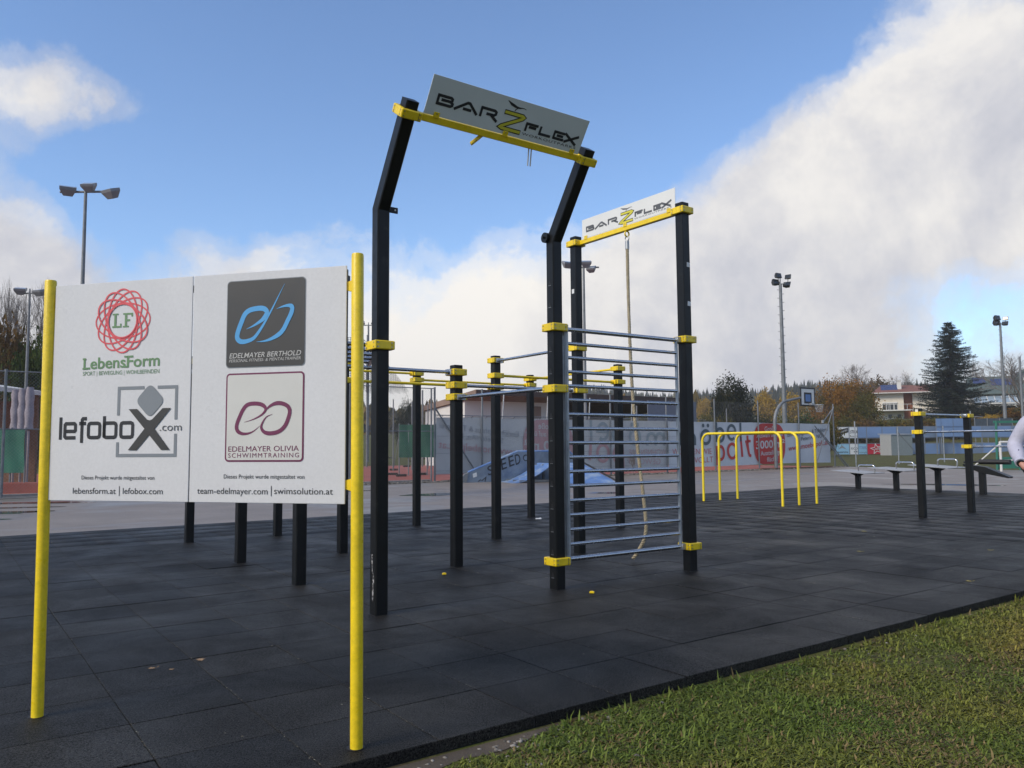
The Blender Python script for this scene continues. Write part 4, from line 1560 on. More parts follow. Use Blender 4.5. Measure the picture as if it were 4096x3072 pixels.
def banner(uA_, uB_, mirror, label):
    uc = (uA_ + uB_) / 2
    o = thing('banner', label, 'banner', XY(uc, 24.08), TH)
    nx, nz = 60, 8
    vs, fs = [], []
    rgb = random.Random(int(uA_))
    ph = [rgb.uniform(0, 6) for _ in range(4)]

    def wav(u, z):
        return 0.012 * math.sin(u * 1.1 + ph[0]) * math.sin(z * 1.7 + ph[1]) + .006 * math.sin(u * 3.1 + ph[2])
    for i in range(nx + 1):
        for j in range(nz + 1):
            u = uA_ + (uB_ - uA_) * i / nx
            sag = .02 * abs(math.sin(u * 1.0)) if j == nz else 0
            z = .22 + 2.0 * j / nz - sag + (.02 * math.sin(u * .6) if j == 0 else 0)
            vs.append((u - uc, wav(u, z), z))
    for i in range(nx):
        for j in range(nz):
            a = i * (nz + 1) + j
            fs.append((a, a + nz + 1, a + nz + 2, a + 1))
    m = MB(); m.add(vs, fs)
    cl = m.build('cloth', M_banback if mirror else M_bancloth, o, smooth=60)
    sx = -1 if mirror else 1
    X0 = (51.65 - uc) if mirror else -uc
    f = Frame((X0, -.024, 0), (sx, 0, 0), (0, 0, 1))
    f_b = Frame((X0, -.028, 0), (sx, 0, 0), (0, 0, 1))
    red, grey, ink, wht = (M_fadered, M_fadegrey, M_fadeink, M_banback) if mirror else (M_banred, M_bangrey, M_banink, M_banwhite)
    # big two-line name
    m = MB()
    w = .135
    xm = 26.22
    if not mirror or True:
        ribbon(m, f, [(xm + .09, 1.16), (xm + .09, 1.72)], w)
        ribbon(m, f, [(xm + .09, 1.45)] + [(xm + .09 + .25 - .25 * math.cos(R(a)), 1.45 + .22 * math.sin(R(a))) for a in range(0, 181, 20)] + [(xm + .59, 1.16)], w)
        ribbon(m, f, [(xm + .59, 1.45)] + [(xm + .59 + .25 - .25 * math.cos(R(a)), 1.45 + .22 * math.sin(R(a))) for a in range(0, 181, 20)] + [(xm + 1.09, 1.16)], w)
    el = lambda cx, cz, rx, rz: [(cx + rx * math.cos(2 * PI * k / 36), cz + rz * math.sin(2 * PI * k / 36)) for k in range(36)]
    ribbon(m, f, el(28.03, 1.52, .29, .295), w, True)
    for dx in (-.16, .16): poly(m, f, el(28.03 + dx, 2.04, .085, .085))
    ribbon(m, f, [(28.76, 2.2), (28.76, 1.3)], w)
    ribbon(m, f, el(29.0, 1.62, .27, .29), w, True)
    e_ = [(29.55, 1.74), (30.10, 1.76)] + [(29.82 + .275 * math.cos(R(a)), 1.74 + .325 * math.sin(R(a))) for a in range(10, 320, 15)]
    ribbon(m, f, e_, w * .95)
    ribbon(m, f, [(30.46, 2.19), (30.46, 1.32)], w)
    m.build('lettering', grey, o)
    m = MB()
    ribbon(m, f, [(28.75, 1.12), (28.72, .24)], w)
    ribbon(m, f, el(29.0, .80, .25, .30), w, True)
    ribbon(m, f, el(29.83, .88, .30, .33), w, True)
    ribbon(m, f, [(30.46, 1.54), (30.54, .60)], w * 1.05)
    ribbon(m, f, [(30.95, 1.60), (30.97, 1.34), (30.92, 1.2), (31.02, .78), (31.08, .66), (31.20, .64)], [w, w, w * 1.5, w, w, w])
    ribbon(m, f, [(30.78, 1.30), (31.18, 1.34)], w * .9)
    m.build('lettering', red, o)
    text('WOHNEN WIE', f, 26.18 if mirror else 25.85, 28.40, .76, .25, red, o, bold=-.012)
    text('GEWOLLT', f, 26.55, 28.48, .36, .25, red, o, bold=-.012, y1=.40)
    # red barrel shape
    m = MB()
    cxr, bulge = 32.62, 1.22
    outl = []
    for k in range(25):
        t = -1 + 2 * k / 24
        outl.append((cxr + .55 + .67 * math.sqrt(max(0, 1 - abs(t) ** 2.4)), 1.20 + t * .98))
    for k in range(25):
        t = 1 - 2 * k / 24
        outl.append((cxr - .55 - .67 * math.sqrt(max(0, 1 - abs(t) ** 2.4)), 1.20 + t * .98))
    poly(m, f, outl)
    m.build('red_shape', red, o)
    text('Große', f_b, 32.25, 33.12, 1.80, .22, wht, o, bold=.012, y1=1.84)
    text('Auswahl auf über', f_b, 31.62, 33.74, 1.48, .20, wht, o, bold=.010, y1=1.58)
    text('3000 m', f_b, 31.56, 33.56, .96, .36, wht, o, bold=.02, y1=1.04)
    text('2', f_b, 33.60, 33.80, 1.24, .18, wht, o, bold=.02)
    text('Ausstellungs', f_b, 31.90, 33.42, .64, .21, wht, o, bold=.012, y1=.70)
    text('fläche!', f_b, 32.36, 33.22, .34, .21, wht, o, bold=.012, y1=.38)
    text('Einrichtungshaus & Tischlerei', f, 34.05, 37.46, 1.53, .19, ink, o, y1=1.84)
    text('St. Peter/Au, NÖ', f, 34.75, 36.95, 1.30, .19, ink, o, y1=1.50)
    text('www.moebelpolt.at', f, 34.10, 37.50, .84, .25, red, o, bold=.004, y1=1.15)
    # eyelet ties along the top
    m = MB()
    k = uA_ + .2
    while k < uB_:
        m.tube([(k - uc, -.02, 2.20), (k - uc + .02, -.10, 2.27)], .008, 5); k += .62
    m.build('tie', M_blackplain, o)
    return o


banner(14.06, 25.56, True, 'white fence banner seen from behind with reversed faded lettering, by the skate ramp')
banner(25.62, 37.68, False, 'white fence banner with grey and red lettering and red barrel shape behind dip frames')
# planks lying along the fence foot
for k, (u, v, a, l_) in enumerate(((33.9, 23.7, .05, 3.2), (35.6, 23.6, -.04, 2.6), (32.4, 23.75, .02, 2.0))):
    m = MB(); m.box((0, 0, .03), (l_, .14, .045), bev=.004)
    o = m.build('plank', M_wood); o.location = XY(u, v, .0); o.rotation_euler = (0, 0, TH + a)
    tag(o, ('longest brown board lying under the red barrel shape', 'brown board nearest the fence end under the banner', 'shortest brown board at the foot of the hoop pole')[k], 'board', 'boards under the banner')

# further fence behind the court
bf = thing('rear_fence', 'plain grey fence posts standing behind the banner across the red court', 'fence', XY(28, 31), TH)
for k, u in enumerate((30.6, 34.3, 38.0, 27.0, 23.3)):
    m = MB(); m.tube([(u, 31, -.1), (u, 31, 3.3)], .035, 10); m.build('post', M_galvdull, bf, base=(28, 31, 0), smooth=40)

# ------------------------------------------------------------------ basketball hoop
hb = thing('basketball_hoop', 'basketball hoop on a curved grey pole with white backboard', 'basketball hoop', XY(32.64, 23.75), TH)
m = MB()
pts = [(0, 0, -.05), (0, 0, 2.15)]
for k in range(1, 13):
    a = R(80 * k / 12); pts.append((1.15 - 1.15 * math.cos(a), 0, 2.15 + 1.15 * math.sin(a)))
pts.append((2.12, 0, 3.47))
m.tube(pts, [.085] * 2 + [.085 - .002 * k for k in range(12)] + [.058], 16)
m.build('pole', M_galvdull, hb, smooth=40)
M_bb = material('backboard_white', (.78, .77, .72), .55, vary=.05)
bbx, bbz = 2.72, 3.53
for k in range(9):
    z = 3.10 + (k + .5) * .0945
    m = MB(); m.box((bbx, 0, z), (1.14, .03, .0915), bev=.003); m.build('slat', M_bb, hb)
m = MB()
for s in (-1, 1):
    m.box((bbx + s * .575, -.004, bbz), (.075, .045, .94), bev=.003)
    m.box((bbx, -.0035, bbz + s * .435), (1.075, .044, .075), bev=.003)
m.build('backboard_frame', M_blackplain, hb)
m = MB(); m.box((bbx, -.022, 3.475), (.62, .012, .55), bev=.002); sqb = m.build('target_border', M_blackplain, hb)
m = MB(); m.box((bbx, -.031, 3.475), (.42, .008, .36), bev=.001); m.build('target_square', material('target_blue', (.10, .20, .42), .5, vary=.08), hb)
m = MB()
rc_ = V3((3.22, -.30, 3.14))
ringp = [(rc_.x + .225 * math.cos(2 * PI * k / 24), rc_.y + .225 * math.sin(2 * PI * k / 24), rc_.z) for k in range(25)]
m.tube(ringp, .012, 8)
m.box((2.90, -.10, 3.16), (.26, .18, .10), bev=.01)
m.tube([(2.95, -.12, 3.12), (3.05, -.2, 3.14)], .02, 8)
rim = m.build('rim', M_galv, hb, smooth=40)
m = MB()
for k in range(12):
    for sg in (-1, 1):
        p = []
        for j in range(6):
            a = 2 * PI * (k + sg * j * .5) / 12
            rr = .222 - .018 * j
            p.append((rc_.x + rr * math.cos(a), rc_.y + rr * math.sin(a), rc_.z - .075 * j))
        m.tube(p, .005, 4, caps=False)
m.build('net', M_galv, rim)

# ------------------------------------------------------------------ skate ramp
rp = thing('skate_ramp', 'battered blue skate ramp with graffiti side board behind the rig', 'skate ramp', (-1.62, 26.75, -.02), .40)
M_rampblue = material('ramp_blue', (.10, .19, .40), .5, vary=.25, vscale=3, col2=(.25, .33, .44), c2scale=2.2, c2lo=.46, c2hi=.62)
M_rampgrey = material('ramp_greyblue', (.155, .20, .255), .55, vary=.2, vscale=2.5, col2=(.09, .13, .20), c2scale=1.4)
m = MB()
m.prism([(0, 0, 0), (4.3, 0, 0), (4.3, 0, .72), (3.9, 0, 1.0), (1.95, 0, 1.0), (.15, 0, .32), (0, 0, .22)], (0, .09, 0))
sb = m.build('side_board', M_rampgrey, rp)
m = MB(); m.prism([(-.06, -.02, 0), (.08, -.02, 0), (.12, -.02, .20), (.16, -.02, .34), (.0, -.02, .27), (-.06, -.02, .20)], (0, .14, 0)); m.build('end_cap', M_galvdull, rp)
m = MB()
for a, b in (((.15, .34), (1.95, 1.02)), ((1.95, 1.02), (3.9, 1.02)), ((3.9, 1.02), (4.3, .74))):
    m.tube([(a[0], .045, a[1]), (b[0], .045, b[1])], .045, 10)
m.build('coping', M_rampblue, rp, smooth=40)
ff = Frame((0, -.006, 0), (1, 0, 0), (0, 0, 1))
for ch, x, z, s, al in (('S', .86, .22, .30, .3), ('P', 1.10, .30, .34, .3), ('E', 1.36, .40, .36, .3), ('E', 1.64, .50, .34, .3), ('D', 1.88, .56, .34, .3)):
    text(ch, Frame((x, -.006, z), (.95, 0, .32), (-.15, 0, 1)), 0, .20, 0, s, M_ink, sb, bold=.006)
m = MB(); ribbon(m, ff, [(.62, .05), (.78, .17), (.74, .02)], .03); ribbon(m, ff, [(.50, .03), (.60, .10)], .03)
ribbon(m, ff, [(2.26 + .10 * math.cos(a * PI / 6), .80 + .10 * math.sin(a * PI / 6)) for a in range(12)], .03, True)
m.build('graffiti', M_ink, sb)
m = MB(); poly(m, ff, [(.32, .16), (.46, .20), (.44, .34), (.30, .29)]); m.build('sticker', M_sticker, sb)
# curved run-up in front of the board
m = MB()
n = 14
prof = [(1.25 + 1.45 * k / n, .62 * (k / n) ** 1.7 + .008) for k in range(n + 1)]
for k in range(n):
    (x0, z0), (x1, z1) = prof[k], prof[k + 1]
    m.prism([(x0, -1.25, z0), (x1, -1.25, z1), (x1, -.02, z1), (x0, -.02, z0)], (0, 0, -.025))
m.build('run_up', M_rampblue, rp)
m = MB()
for y in (-1.2, -.65, -.1):
    m.box((2.62, y, .29), (.07, .07, .58)); m.box((2.1, y, .06), (1.2, .05, .06))
m.box((2.6, -.65, .50), (.05, 1.1, .05))
m.build('support_frame', M_galvdull, rp)
_ri = Matrix.Rotation(-.40, 3, 'Z')
_rl = lambda x, y, z: _ri @ V3((x + 1.62, y - 26.75, z))
m = MB(); m.prism([_rl(1.35, 25.55, .02), _rl(3.35, 25.55, .02), _rl(2.35, 27.2, .62), _rl(1.35, 27.2, .66)], (0, 0, -.025))
m.build('run_down', M_rampblue, rp)
m = MB(); m.tube([_rl(2.37, 27.2, .66), _rl(3.38, 25.55, .05)], .03, 8); m.build('edge_tube', M_blackplain, rp)

# dark blocks on the red court, green screens
for k, q in enumerate(((1575, 1882), (1572, 1900), (1605, 1906), (1627, 1868), (1702, 1835), (1645, 1846), (1560, 1833), (1772, 1895), (1690, 1900), (2395, 1882), (2650, 1880))):
    d = ray(*q); t = -(EYE + .03) / d.z
    o = MB().box((0, 0, .05), (.42, .18, .10), bev=.01).build('ballast_block', material('ballast', (.045, .035, .03), .8) if k == 0 else MATS['ballast'])
    o.location = (d.x * t, d.y * t, -.03); o.rotation_euler = (0, 0, .1 * (k % 5) + .1)
    tag(o, 'small dark ballast block lying on the red court behind the fence', 'block', 'blocks on the court')


def screen(name, label, px0, px1, py0, py1, Y, mat, cat='windscreen'):
    a, b = at(px0, py1, Y), at(px1, py0, Y)
    o = thing(name, label, cat, (a.x, Y, a.z))
    w_, h_ = b.x - a.x, b.z - a.z
    m = MB(); vs, fs = [], []
    for i in range(17):
        for j in range(5):
            vs.append((w_ * i / 16, .03 * math.sin(i * 1.3 + j) + .02 * math.sin(i * .5), h_ * j / 4))
    for i in range(16):
        for j in range(4):
            q_ = i * 5 + j; fs.append((q_, q_ + 5, q_ + 6, q_ + 1))
    m.add(vs, fs); m.build('cloth', mat, o, smooth=60)
    m = MB()
    for i in range(0, 5):
        x = w_ * i / 4
        m.tube([(x, .06, -a.z - .05), (x, .06, h_ + .05)], .025, 8)
    m.build('posts', M_galvdull, o)
    return o


screen('windscreen', 'dark green court windscreen hanging behind the wire fence gate', 1596, 1745, 1698, 1830, 34.0, M_greentarp)
screen('windscreen', 'green windscreen panel at the far left behind the sponsor board', -140, 100, 1716, 1893, 22.6, material('green_windscreen_light', (.02, .13, .085), .7, vary=.2, vscale=1.2, bump=.2, bscale=6))
rb = flat = MB().box((0, 0, .12), (7.5, .3, .34), bev=.02).build('court_border', material('court_border_red', (.24, .075, .06), .8, vary=.2, vscale=2))
rb.location = (-13.6, 22.8, -.02); rb.rotation_euler = (0, 0, .12)
tag(rb, 'low brick red border wall under the green screen at far left', 'low wall')
cp = thing('covered_parasols', 'tall pale wrapped covers standing behind the green screen at far left', 'cover', (-14.75, 23.6, 0))
for k, dx in enumerate((0.02, .23, .44)):
    m = MB()
    rgc = random.Random(k)
    secs = []
    for j in range(9):
        z = 1.72 + j * .155
        secs.append([V3((dx + (.115 + .02 * math.sin(j * 2 + k)) * (1 - .25 * (j == 8)) * math.cos(2 * PI * i / 10) * (1 + rgc.uniform(-.08, .08)), .12 * math.sin(2 * PI * i / 10) * (1 + rgc.uniform(-.08, .08)), z + .04 * k)) for i in range(10)])
    m.loft(secs); m.tube([(dx, 0, -.05), (dx, 0, 1.75)], .03, 8)
    m.build('cover', material('pale_cover', (.30, .27, .30), .7, vary=.15, vscale=9, bump=.5, bscale=14) if k == 0 else MATS['pale_cover'], cp, smooth=60)
sh = thing('garden_shed', 'low pale roofed shelter at the left edge behind the fence', 'shelter', (-16.0, 25.0, 0))
m = MB(); m.prism([(-3.4, -1.5, 3.56), (.35, -1.5, 2.98), (.35, -1.5, 3.12), (-3.4, -1.5, 3.70)], (0, 3.4, 0)); m.build('roof', M_wallwhite, sh)
m = MB()
for x in (-2.9, .1):
    for y in (-1.2, 1.6): m.box((x, y, 1.5), (.12, .12, 3.1))
m.build('frame', M_wood, sh)
m = MB(); m.box((-1.4, 1.65, 1.4), (3.0, .08, 2.8)); m.build('rear_wall', M_wood, sh)

# ------------------------------------------------------------------ floodlights
M_lamp = material('lamp_housing_grey', (.22, .23, .25), .45, vary=.1)
M_lampblack = material('lamp_housing_black', (.02, .021, .024), .45, vary=.1)
M_lampglass = material('lamp_glass', (.32, .34, .36), .12, vary=.1, spec=.6)


def floodlight(name, label, x, y, top, r0, r1, lamps, pegs=False, black=False):
    o = thing(name, label, 'floodlight', (x, y, terrain(x, y)), 0, 'floodlight masts')
    g = -terrain(x, y)
    m = MB(); m.tube([(0, 0, -.3), (0, 0, (top + g) * .5), (0, 0, top + g)], [r0, (r0 + r1) / 2, r1], 14); m.build('pole', M_galvdull, o, smooth=40)
    if pegs:
        m = MB(); k = 3.0
        sgn = 1
        while k < top + g - .3:
            m.tube([(0, 0, k), (sgn * .26, 0, k + .02)], .022, 5); k += .32; sgn = -sgn
        m.build('climbing_pegs', M_galvdull, o)
    hs = M_lampblack if black else M_lamp
    span = max(abs(l[0]) for l in lamps)
    m = MB(); m.tube([(-span, 0, top + g - .02), (span, 0, top + g - .02)], .04, 8); m.tube([(0, 0, top + g - .1), (0, 0, top + g + .1 + max(l[1] for l in lamps))], .04, 8); m.build('cross_arm', M_galvdull, o)
    for (dx, dz, w_, tilt, yaw) in lamps:
        rot = Matrix.Rotation(yaw, 3, 'Z') @ Matrix.Rotation(tilt, 3, 'X')
        c = V3((dx, -.08, top + g + .12 + dz))
        m = MB()
        secs = []
        for (yy, sc_) in ((.0, 1.0), (.10 * w_ / .55, 1.0), (.34 * w_ / .55, .55)):
            secs.append([c + rot @ V3((sx_ * w_ * .5 * sc_, yy, sz_ * w_ * .36 * sc_)) for sx_, sz_ in ((-1, -1), (1, -1), (1, 1), (-1, 1))])
        m.loft(secs)
        lo = m.build('lamp_head', hs, o)
        m = MB(); m.add([c + rot @ V3((sx_ * w_ * .44, -.004, sz_ * w_ * .31)) for sx_, sz_ in ((-1, -1), (1, -1), (1, 1), (-1, 1))], [(0, 1, 2, 3)])
        m.build('lens', M_lampglass if not black else M_glass, lo)
        m = MB(); m.tube([c + rot @ V3((0, .12, 0)), (dx, 0, top + g)], .025, 6); m.build('bracket', hs, lo)
    return o


p = at(343, 765, 26); floodlight('floodlight', 'grey three-lamp floodlight mast rising behind the sponsor board', p.x, p.y, p.z, .085, .05, [(-.55, .02, .5, -1.2, .5), (.12, .12, .42, -1.1, 0), (.85, -.08, .5, -1.2, -.5)])
p = at(119, 1172, 45); floodlight('floodlight', 'grey two-lamp floodlight mast among bare trees at far left', p.x, p.y, p.z, .10, .06, [(-.5, .15, .6, -1.25, .3), (.55, .05, .6, -1.25, -.3)])
p = at(1474, 1300, 66); floodlight('floodlight', 'thin two-lamp floodlight mast in the gap beside the board post', p.x, p.y, p.z, .10, .07, [(-.55, .12, .5, -.9, .3), (.5, .12, .5, -.9, -.3)])
p = at(2334, 1068, 38); floodlight('floodlight', 'grey floodlight mast half hidden behind the tall rope post', p.x, p.y, p.z, .09, .055, [(-.75, .12, .5, -1.2, .4), (.12, .15, .5, -1.2, 0), (.35, -.15, .42, -1.0, -.5)])
p = at(3121, 1135, 60); floodlight('floodlight', 'tall grey mast with four black floodlights and climbing pegs, mid right', p.x, p.y, p.z, .19, .11, [(-.10, .52, .52, -.25, .5), (-.30, .04, .60, -.45, .5), (.55, .42, .46, -.3, -.8), (.45, -.14, .54, -.6, -.7)], True, True)
p = at(4000, 1292, 96); floodlight('floodlight', 'tall mast with four black floodlights beside the green roofed house', p.x, p.y, p.z, .22, .12, [(-.25, .55, .80, -.3, .4), (-.30, 0, .88, -.5, .4), (.62, .45, .60, -.3, -.8), (.55, -.12, .66, -.5, -.8)], True, True)
p = at(4078, 1428, 90); o = thing('mast', 'plain grey mast at the right edge beyond the pitch', 'mast', (p.x, p.y, 0)); m = MB(); m.tube([(0, 0, -.2), (0, 0, p.z)], [.17, .11], 12); m.build('pole', M_galvdull, o, smooth=40); m = MB(); m.tube([(0, 0, p.z), (0, 0, p.z + .08)], .13, 12); m.build('cap', M_galv, o)
# small poles among the court
for k, (q, Y) in enumerate((((1573, 1700), 40), ((1648, 1640), 42), ((1712, 1600), 44), ((1652, 1690), 36))):
    p = at(*q, Y); o = thing('net_pole', ('first', 'second', 'third', 'shortest')[k] + ' slim net pole from the left behind the fence gate', 'pole', (p.x, Y, -.03), 0, 'net poles on the court')
    m = MB(); m.tube([(0, 0, -.05), (0, 0, 3.6 if k < 3 else 2.2)], .03, 8); m.build('pole', M_galvdull, o, smooth=40); m = MB(); m.tube([(0, 0, 0), (.25, .1, 1.6)], .015, 6); m.build('stay', M_galvdull, o)

# ball-stop net: dark cords sloping down to the right
net = thing('ball_net', 'dark ball-stop net sagging down behind the near black post', 'net', at(1300, 1790, 48))
nb = net.location.copy()
top = lambda px: 1350 + max(0, px - 1440) ** 1.25 * .30 if px > 1440 else 1350
vs, fs = [], []


def cord(a, b, r=.012):
    b0 = len(vs)
    a, b = V3(a) - nb, V3(b) - nb
    for P in (a, b):
        vs.extend([(P.x - r, P.y, P.z - r), (P.x + r, P.y, P.z - r), (P.x, P.y, P.z + r)])
    fs.extend([(b0, b0 + 1, b0 + 4, b0 + 3), (b0 + 1, b0 + 2, b0 + 5, b0 + 4), (b0 + 2, b0, b0 + 3, b0 + 5)])


px = 1240
cols = []
while px < 1680:
    cols.append(px); px += 9
for i, px in enumerate(cols):
    yt = top(px); ytn = top(px + 9)
    rows = 40
    prev = None
    for j in range(rows):
        y = yt + j * 9.0
        if y > 1565: break
        p = at(px, y, 48); q = at(px + 9, ytn + j * 9.0, 48)
        cord(p, q)
        if prev is not None: cord(prev, p)
        prev = p
no = np_mesh('netting', vs, fs, M_blackplain, net); no['kind'] = 'stuff'
m = MB()
for px in (1244, 1470, 1690):
    p = at(px, 1340 if px < 1500 else 1560, 48.2) - nb
    m.tube([(p.x, p.y, -nb.z - .1), (p.x, p.y, p.z)], .05, 8)
m.build('net_posts', M_galvdull, net)
# ------------------------------------------------------------------ clubhouse beyond the court
ch = thing('clubhouse', 'low white clubhouse with brown overhanging roof behind the wire fence', 'building', XY(24.6, 37.7), TH)
ZR = 4.38
m = MB()      # roof: front edge high, sloping to the rear, tapering to the right
m.prism([(0, 0, ZR), (0, 6.2, 3.68), (0, 6.2, 3.40), (0, 1.6, 3.80), (0, 0, ZR - .30)][::-1], (17.5, 0, 0))
rf = m.build('roof', M_brownfascia, ch)
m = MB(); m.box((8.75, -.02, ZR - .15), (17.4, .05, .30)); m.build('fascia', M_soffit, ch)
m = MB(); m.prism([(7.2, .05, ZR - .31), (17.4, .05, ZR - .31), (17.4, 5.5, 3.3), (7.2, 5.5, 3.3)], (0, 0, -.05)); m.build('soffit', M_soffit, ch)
m = MB(); m.prism([(.15, 1.4, 0), (7.2, 1.4, 0), (7.2, 1.4, 3.85), (.15, 1.4, 3.85)], (0, .2, 0)); m.build('wall', M_wallwhite, ch)
m = MB(); m.prism([(.15, 1.62, 0), (.15, 6.0, 0), (.15, 6.0, 3.38), (.15, 1.62, 3.78)], (.2, 0, 0)); m.build('wall', M_wallwhite, ch)
m = MB(); m.box((11.8, 5.3, 1.7), (9.3, .2, 3.4)); m.build('wall', M_brownfascia, ch)
for x, w_ in ((2.6, 3.6), (6.0, 1.0)):
    m = MB(); m.box((x, 1.385, 1.55), (w_, .05, .62)); wn = m.build('window', M_glass, ch)
    m = MB()
    for s in (-1, 1): m.box((x + s * w_ / 2, 1.36, 1.55), (.06, .06, .70)); m.box((x, 1.362, 1.55 + s * .33), (w_ + .06, .055, .06))
    m.build('frame', M_galvdull, wn)
m = MB(); m.box((5.2, 1.36, 3.0), (1.0, .06, 1.2)); m.build('panel', M_brownfascia, ch)
m = MB(); m.box((5.9, 1.32, 1.9), (.55, .15, .95)); m.build('cabinet', M_wallwhite, ch)
for x in (1.4, 4.6, 7.9, 11.5, 15.2):
    m = MB(); m.tube([(x, -.6, -.1), (x, -.6, 2.3), (x + .12, -.6, 4.1)], .04, 8); m.tube([(x - .22, -.6, -.1), (x, -.6, 2.3)], .025, 6); m.build('support_post', M_galv, ch)

# grey-blue shelter cloth and railing right of the clubhouse
m = MB(); m.box((0, 0, 0), (4.2, .05, 1.5)); o = m.build('shade_panel', material('shade_cloth', (.14, .17, .21), .7, vary=.1)); o.location = at(2690, 1655, 48); o.rotation_euler = (0, 0, TH)
tag(o, 'grey blue shade panel beyond the court behind the wall bars', 'panel')

# ------------------------------------------------------------------ trees and shrubs
RT = np.random.default_rng(21)


def crown_mesh(seed, n_clump, per, leaf, flat=1.0, shell=.55):
    """unit crown: clumps spread through an uneven ellipsoid"""
    rg_ = np.random.default_rng(seed)
    d = rg_.normal(size=(n_clump, 3)); d /= np.linalg.norm(d, axis=1)[:, None]
    lob = 1 + .20 * np.sin(d[:, 0] * 3 + seed) + .16 * np.sin(d[:, 1] * 4 + 2 * seed) + .14 * np.sin(d[:, 2] * 5 + seed)
    r = (shell + (1 - shell) * rg_.random(n_clump)) ** .8 * lob
    c = d * r[:, None] * np.array([1, 1, flat])
    cs = .15 + .12 * rg_.random(n_clump)
    P = np.repeat(c, per, 0) + rg_.normal(size=(n_clump * per, 3)) * np.repeat(cs, per)[:, None] * .62
    n_ = len(P)
    t1 = rg_.normal(size=(n_, 3)); t1 /= np.linalg.norm(t1, axis=1)[:, None]
    t2 = np.cross(t1, rg_.normal(size=(n_, 3))); t2 /= np.linalg.norm(t2, axis=1)[:, None]
    s = leaf * (.6 + .8 * rg_.random(n_))[:, None]
    v = np.stack([P - t1 * s, P - t2 * s * .55, P + t1 * s, P + t2 * s * .55], 1).reshape(-1, 3)
    f = np.arange(n_ * 4).reshape(-1, 4)
    tint = np.clip(np.repeat(rg_.random(n_clump), per) * .6 + rg_.random(n_) * .4, 0, 1)
    o_ = np_mesh('crown', v, f, None, tint=np.repeat(tint, 4))
    me_ = o_.data
    bpy.data.objects.remove(o_)
    return me_


def limb_mesh(seed, n=7):
    rg_ = random.Random(seed)
    m = MB()
    m.tube([(0, 0, -1.3), (.02, 0, -.8), (-.02, .02, -.2), (0, 0, .35)], [.075, .06, .045, .02], 8)
    for k in range(n):
        a = rg_.uniform(0, 6.28); z0 = rg_.uniform(-.75, .1)
        e = V3((math.cos(a) * rg_.uniform(.4, .75), math.sin(a) * rg_.uniform(.4, .75), z0 + rg_.uniform(.35, .75)))
        mid = V3((e.x * .45, e.y * .45, z0 + (e.z - z0) * .35))
        m.tube([(0, 0, z0), mid, e], [.03, .02, .006], 5)
    o_ = m.build('trunk', M_bark)
    me_ = o_.data
    bpy.data.objects.remove(o_)
    return me_


CROWNS = [crown_mesh(s, 190, 24, .066, .95) for s in range(4)] 
FINE = [crown_mesh(40 + s, 380, 26, .044, .95) for s in range(2)]
SHRUBS = [crown_mesh(20 + s, 190, 26, .062, .75, .35) for s in range(4)]
LIMBS = [limb_mesh(s) for s in range(3)]
F_dark = foliage('leaf_dark_green', (.018, .024, .016), (.050, .055, .032))
F_olive = foliage('leaf_olive', (.045, .054, .014), (.13, .122, .034), spot=(.17, .115, .030))
F_green = foliage('leaf_green', (.024, .045, .012), (.070, .095, .028))
F_orange = foliage('leaf_orange', (.18, .085, .018), (.34, .17, .032), spot=(.11, .095, .028))
F_gold = foliage('leaf_gold', (.26, .16, .026), (.46, .31, .055))
F_brown = foliage('leaf_brown', (.085, .054, .026), (.19, .115, .042), spot=(.075, .075, .028))
_ti = [0]
ORD = 'first second third fourth fifth sixth seventh eighth ninth tenth eleventh twelfth'.split()


def leafy(name, label, px, py_top, Y, width_px, fol, cat='tree', group=None, shrub=False, squash=None, fine=False, base_py=None):
    """a tree whose top shows at (px, py_top); width in photo pixels"""
    p = at(px, py_top, Y)
    rx = width_px / FOC * Y / 2
    g = terrain(p.x, Y)
    H = p.z - g
    o = thing(name, label, cat, (p.x, Y, g), 0, group)
    _ti[0] += 1
    i = _ti[0]
    me_ = (SHRUBS if shrub else (FINE if fine else CROWNS))[i % (2 if fine and not shrub else 4)]
    c = bpy.data.objects.new('crown', me_)
    link(c, o)
    rz_ = H * (.50 if shrub else .42) if squash is None else squash
    c.scale = (rx, rx * .9, rz_ / .95)
    c.location = (0, 0, H - rz_ * 1.02)
    c.rotation_euler = (0, 0, i * 1.7)
    if len(me_.materials) == 0: me_.materials.append(None)
    c.material_slots[0].link = 'OBJECT'
    c.material_slots[0].material = fol
    t = bpy.data.objects.new('trunk', LIMBS[i % 3])
    link(t, o)
    zc_ = H - rz_ * 1.02
    t.scale = (rx * .8, rx * .8, max(.3, zc_ / 1.3))
    t.location = (0, 0, zc_)
    t.rotation_euler = (0, 0, i * 2.3)
    return o


leafy('broadleaf_tree', 'dark bushy tree standing above the banner left of the hoop', 2918, 1530, 76, 178, F_dark, fine=True, squash=2.1)
leafy('autumn_tree', 'yellow tree on the hillside left of the dark bushy tree', 2818, 1596, 175, 70, F_gold)
leafy('autumn_tree', 'golden brown tree on the hillside left of the tall floodlight mast', 3062, 1572, 150, 92, F_gold)
leafy('autumn_tree', 'golden tree directly behind the basketball backboard', 3165, 1572, 140, 95, F_gold)
leafy('autumn_tree', 'rusty orange tree right beside the backboard', 3305, 1548, 98, 150, F_orange, fine=True)
leafy('autumn_tree', 'tall olive brown tree left of the cream house', 3405, 1535, 102, 170, F_orange, fine=True)
leafy('autumn_tree', 'rounded brown tree touching the cream house roof', 3520, 1522, 150, 130, F_brown)
leafy('broadleaf_tree', 'dull green tree left of the cream house garden', 3450, 1590, 96, 120, F_olive, fine=True)
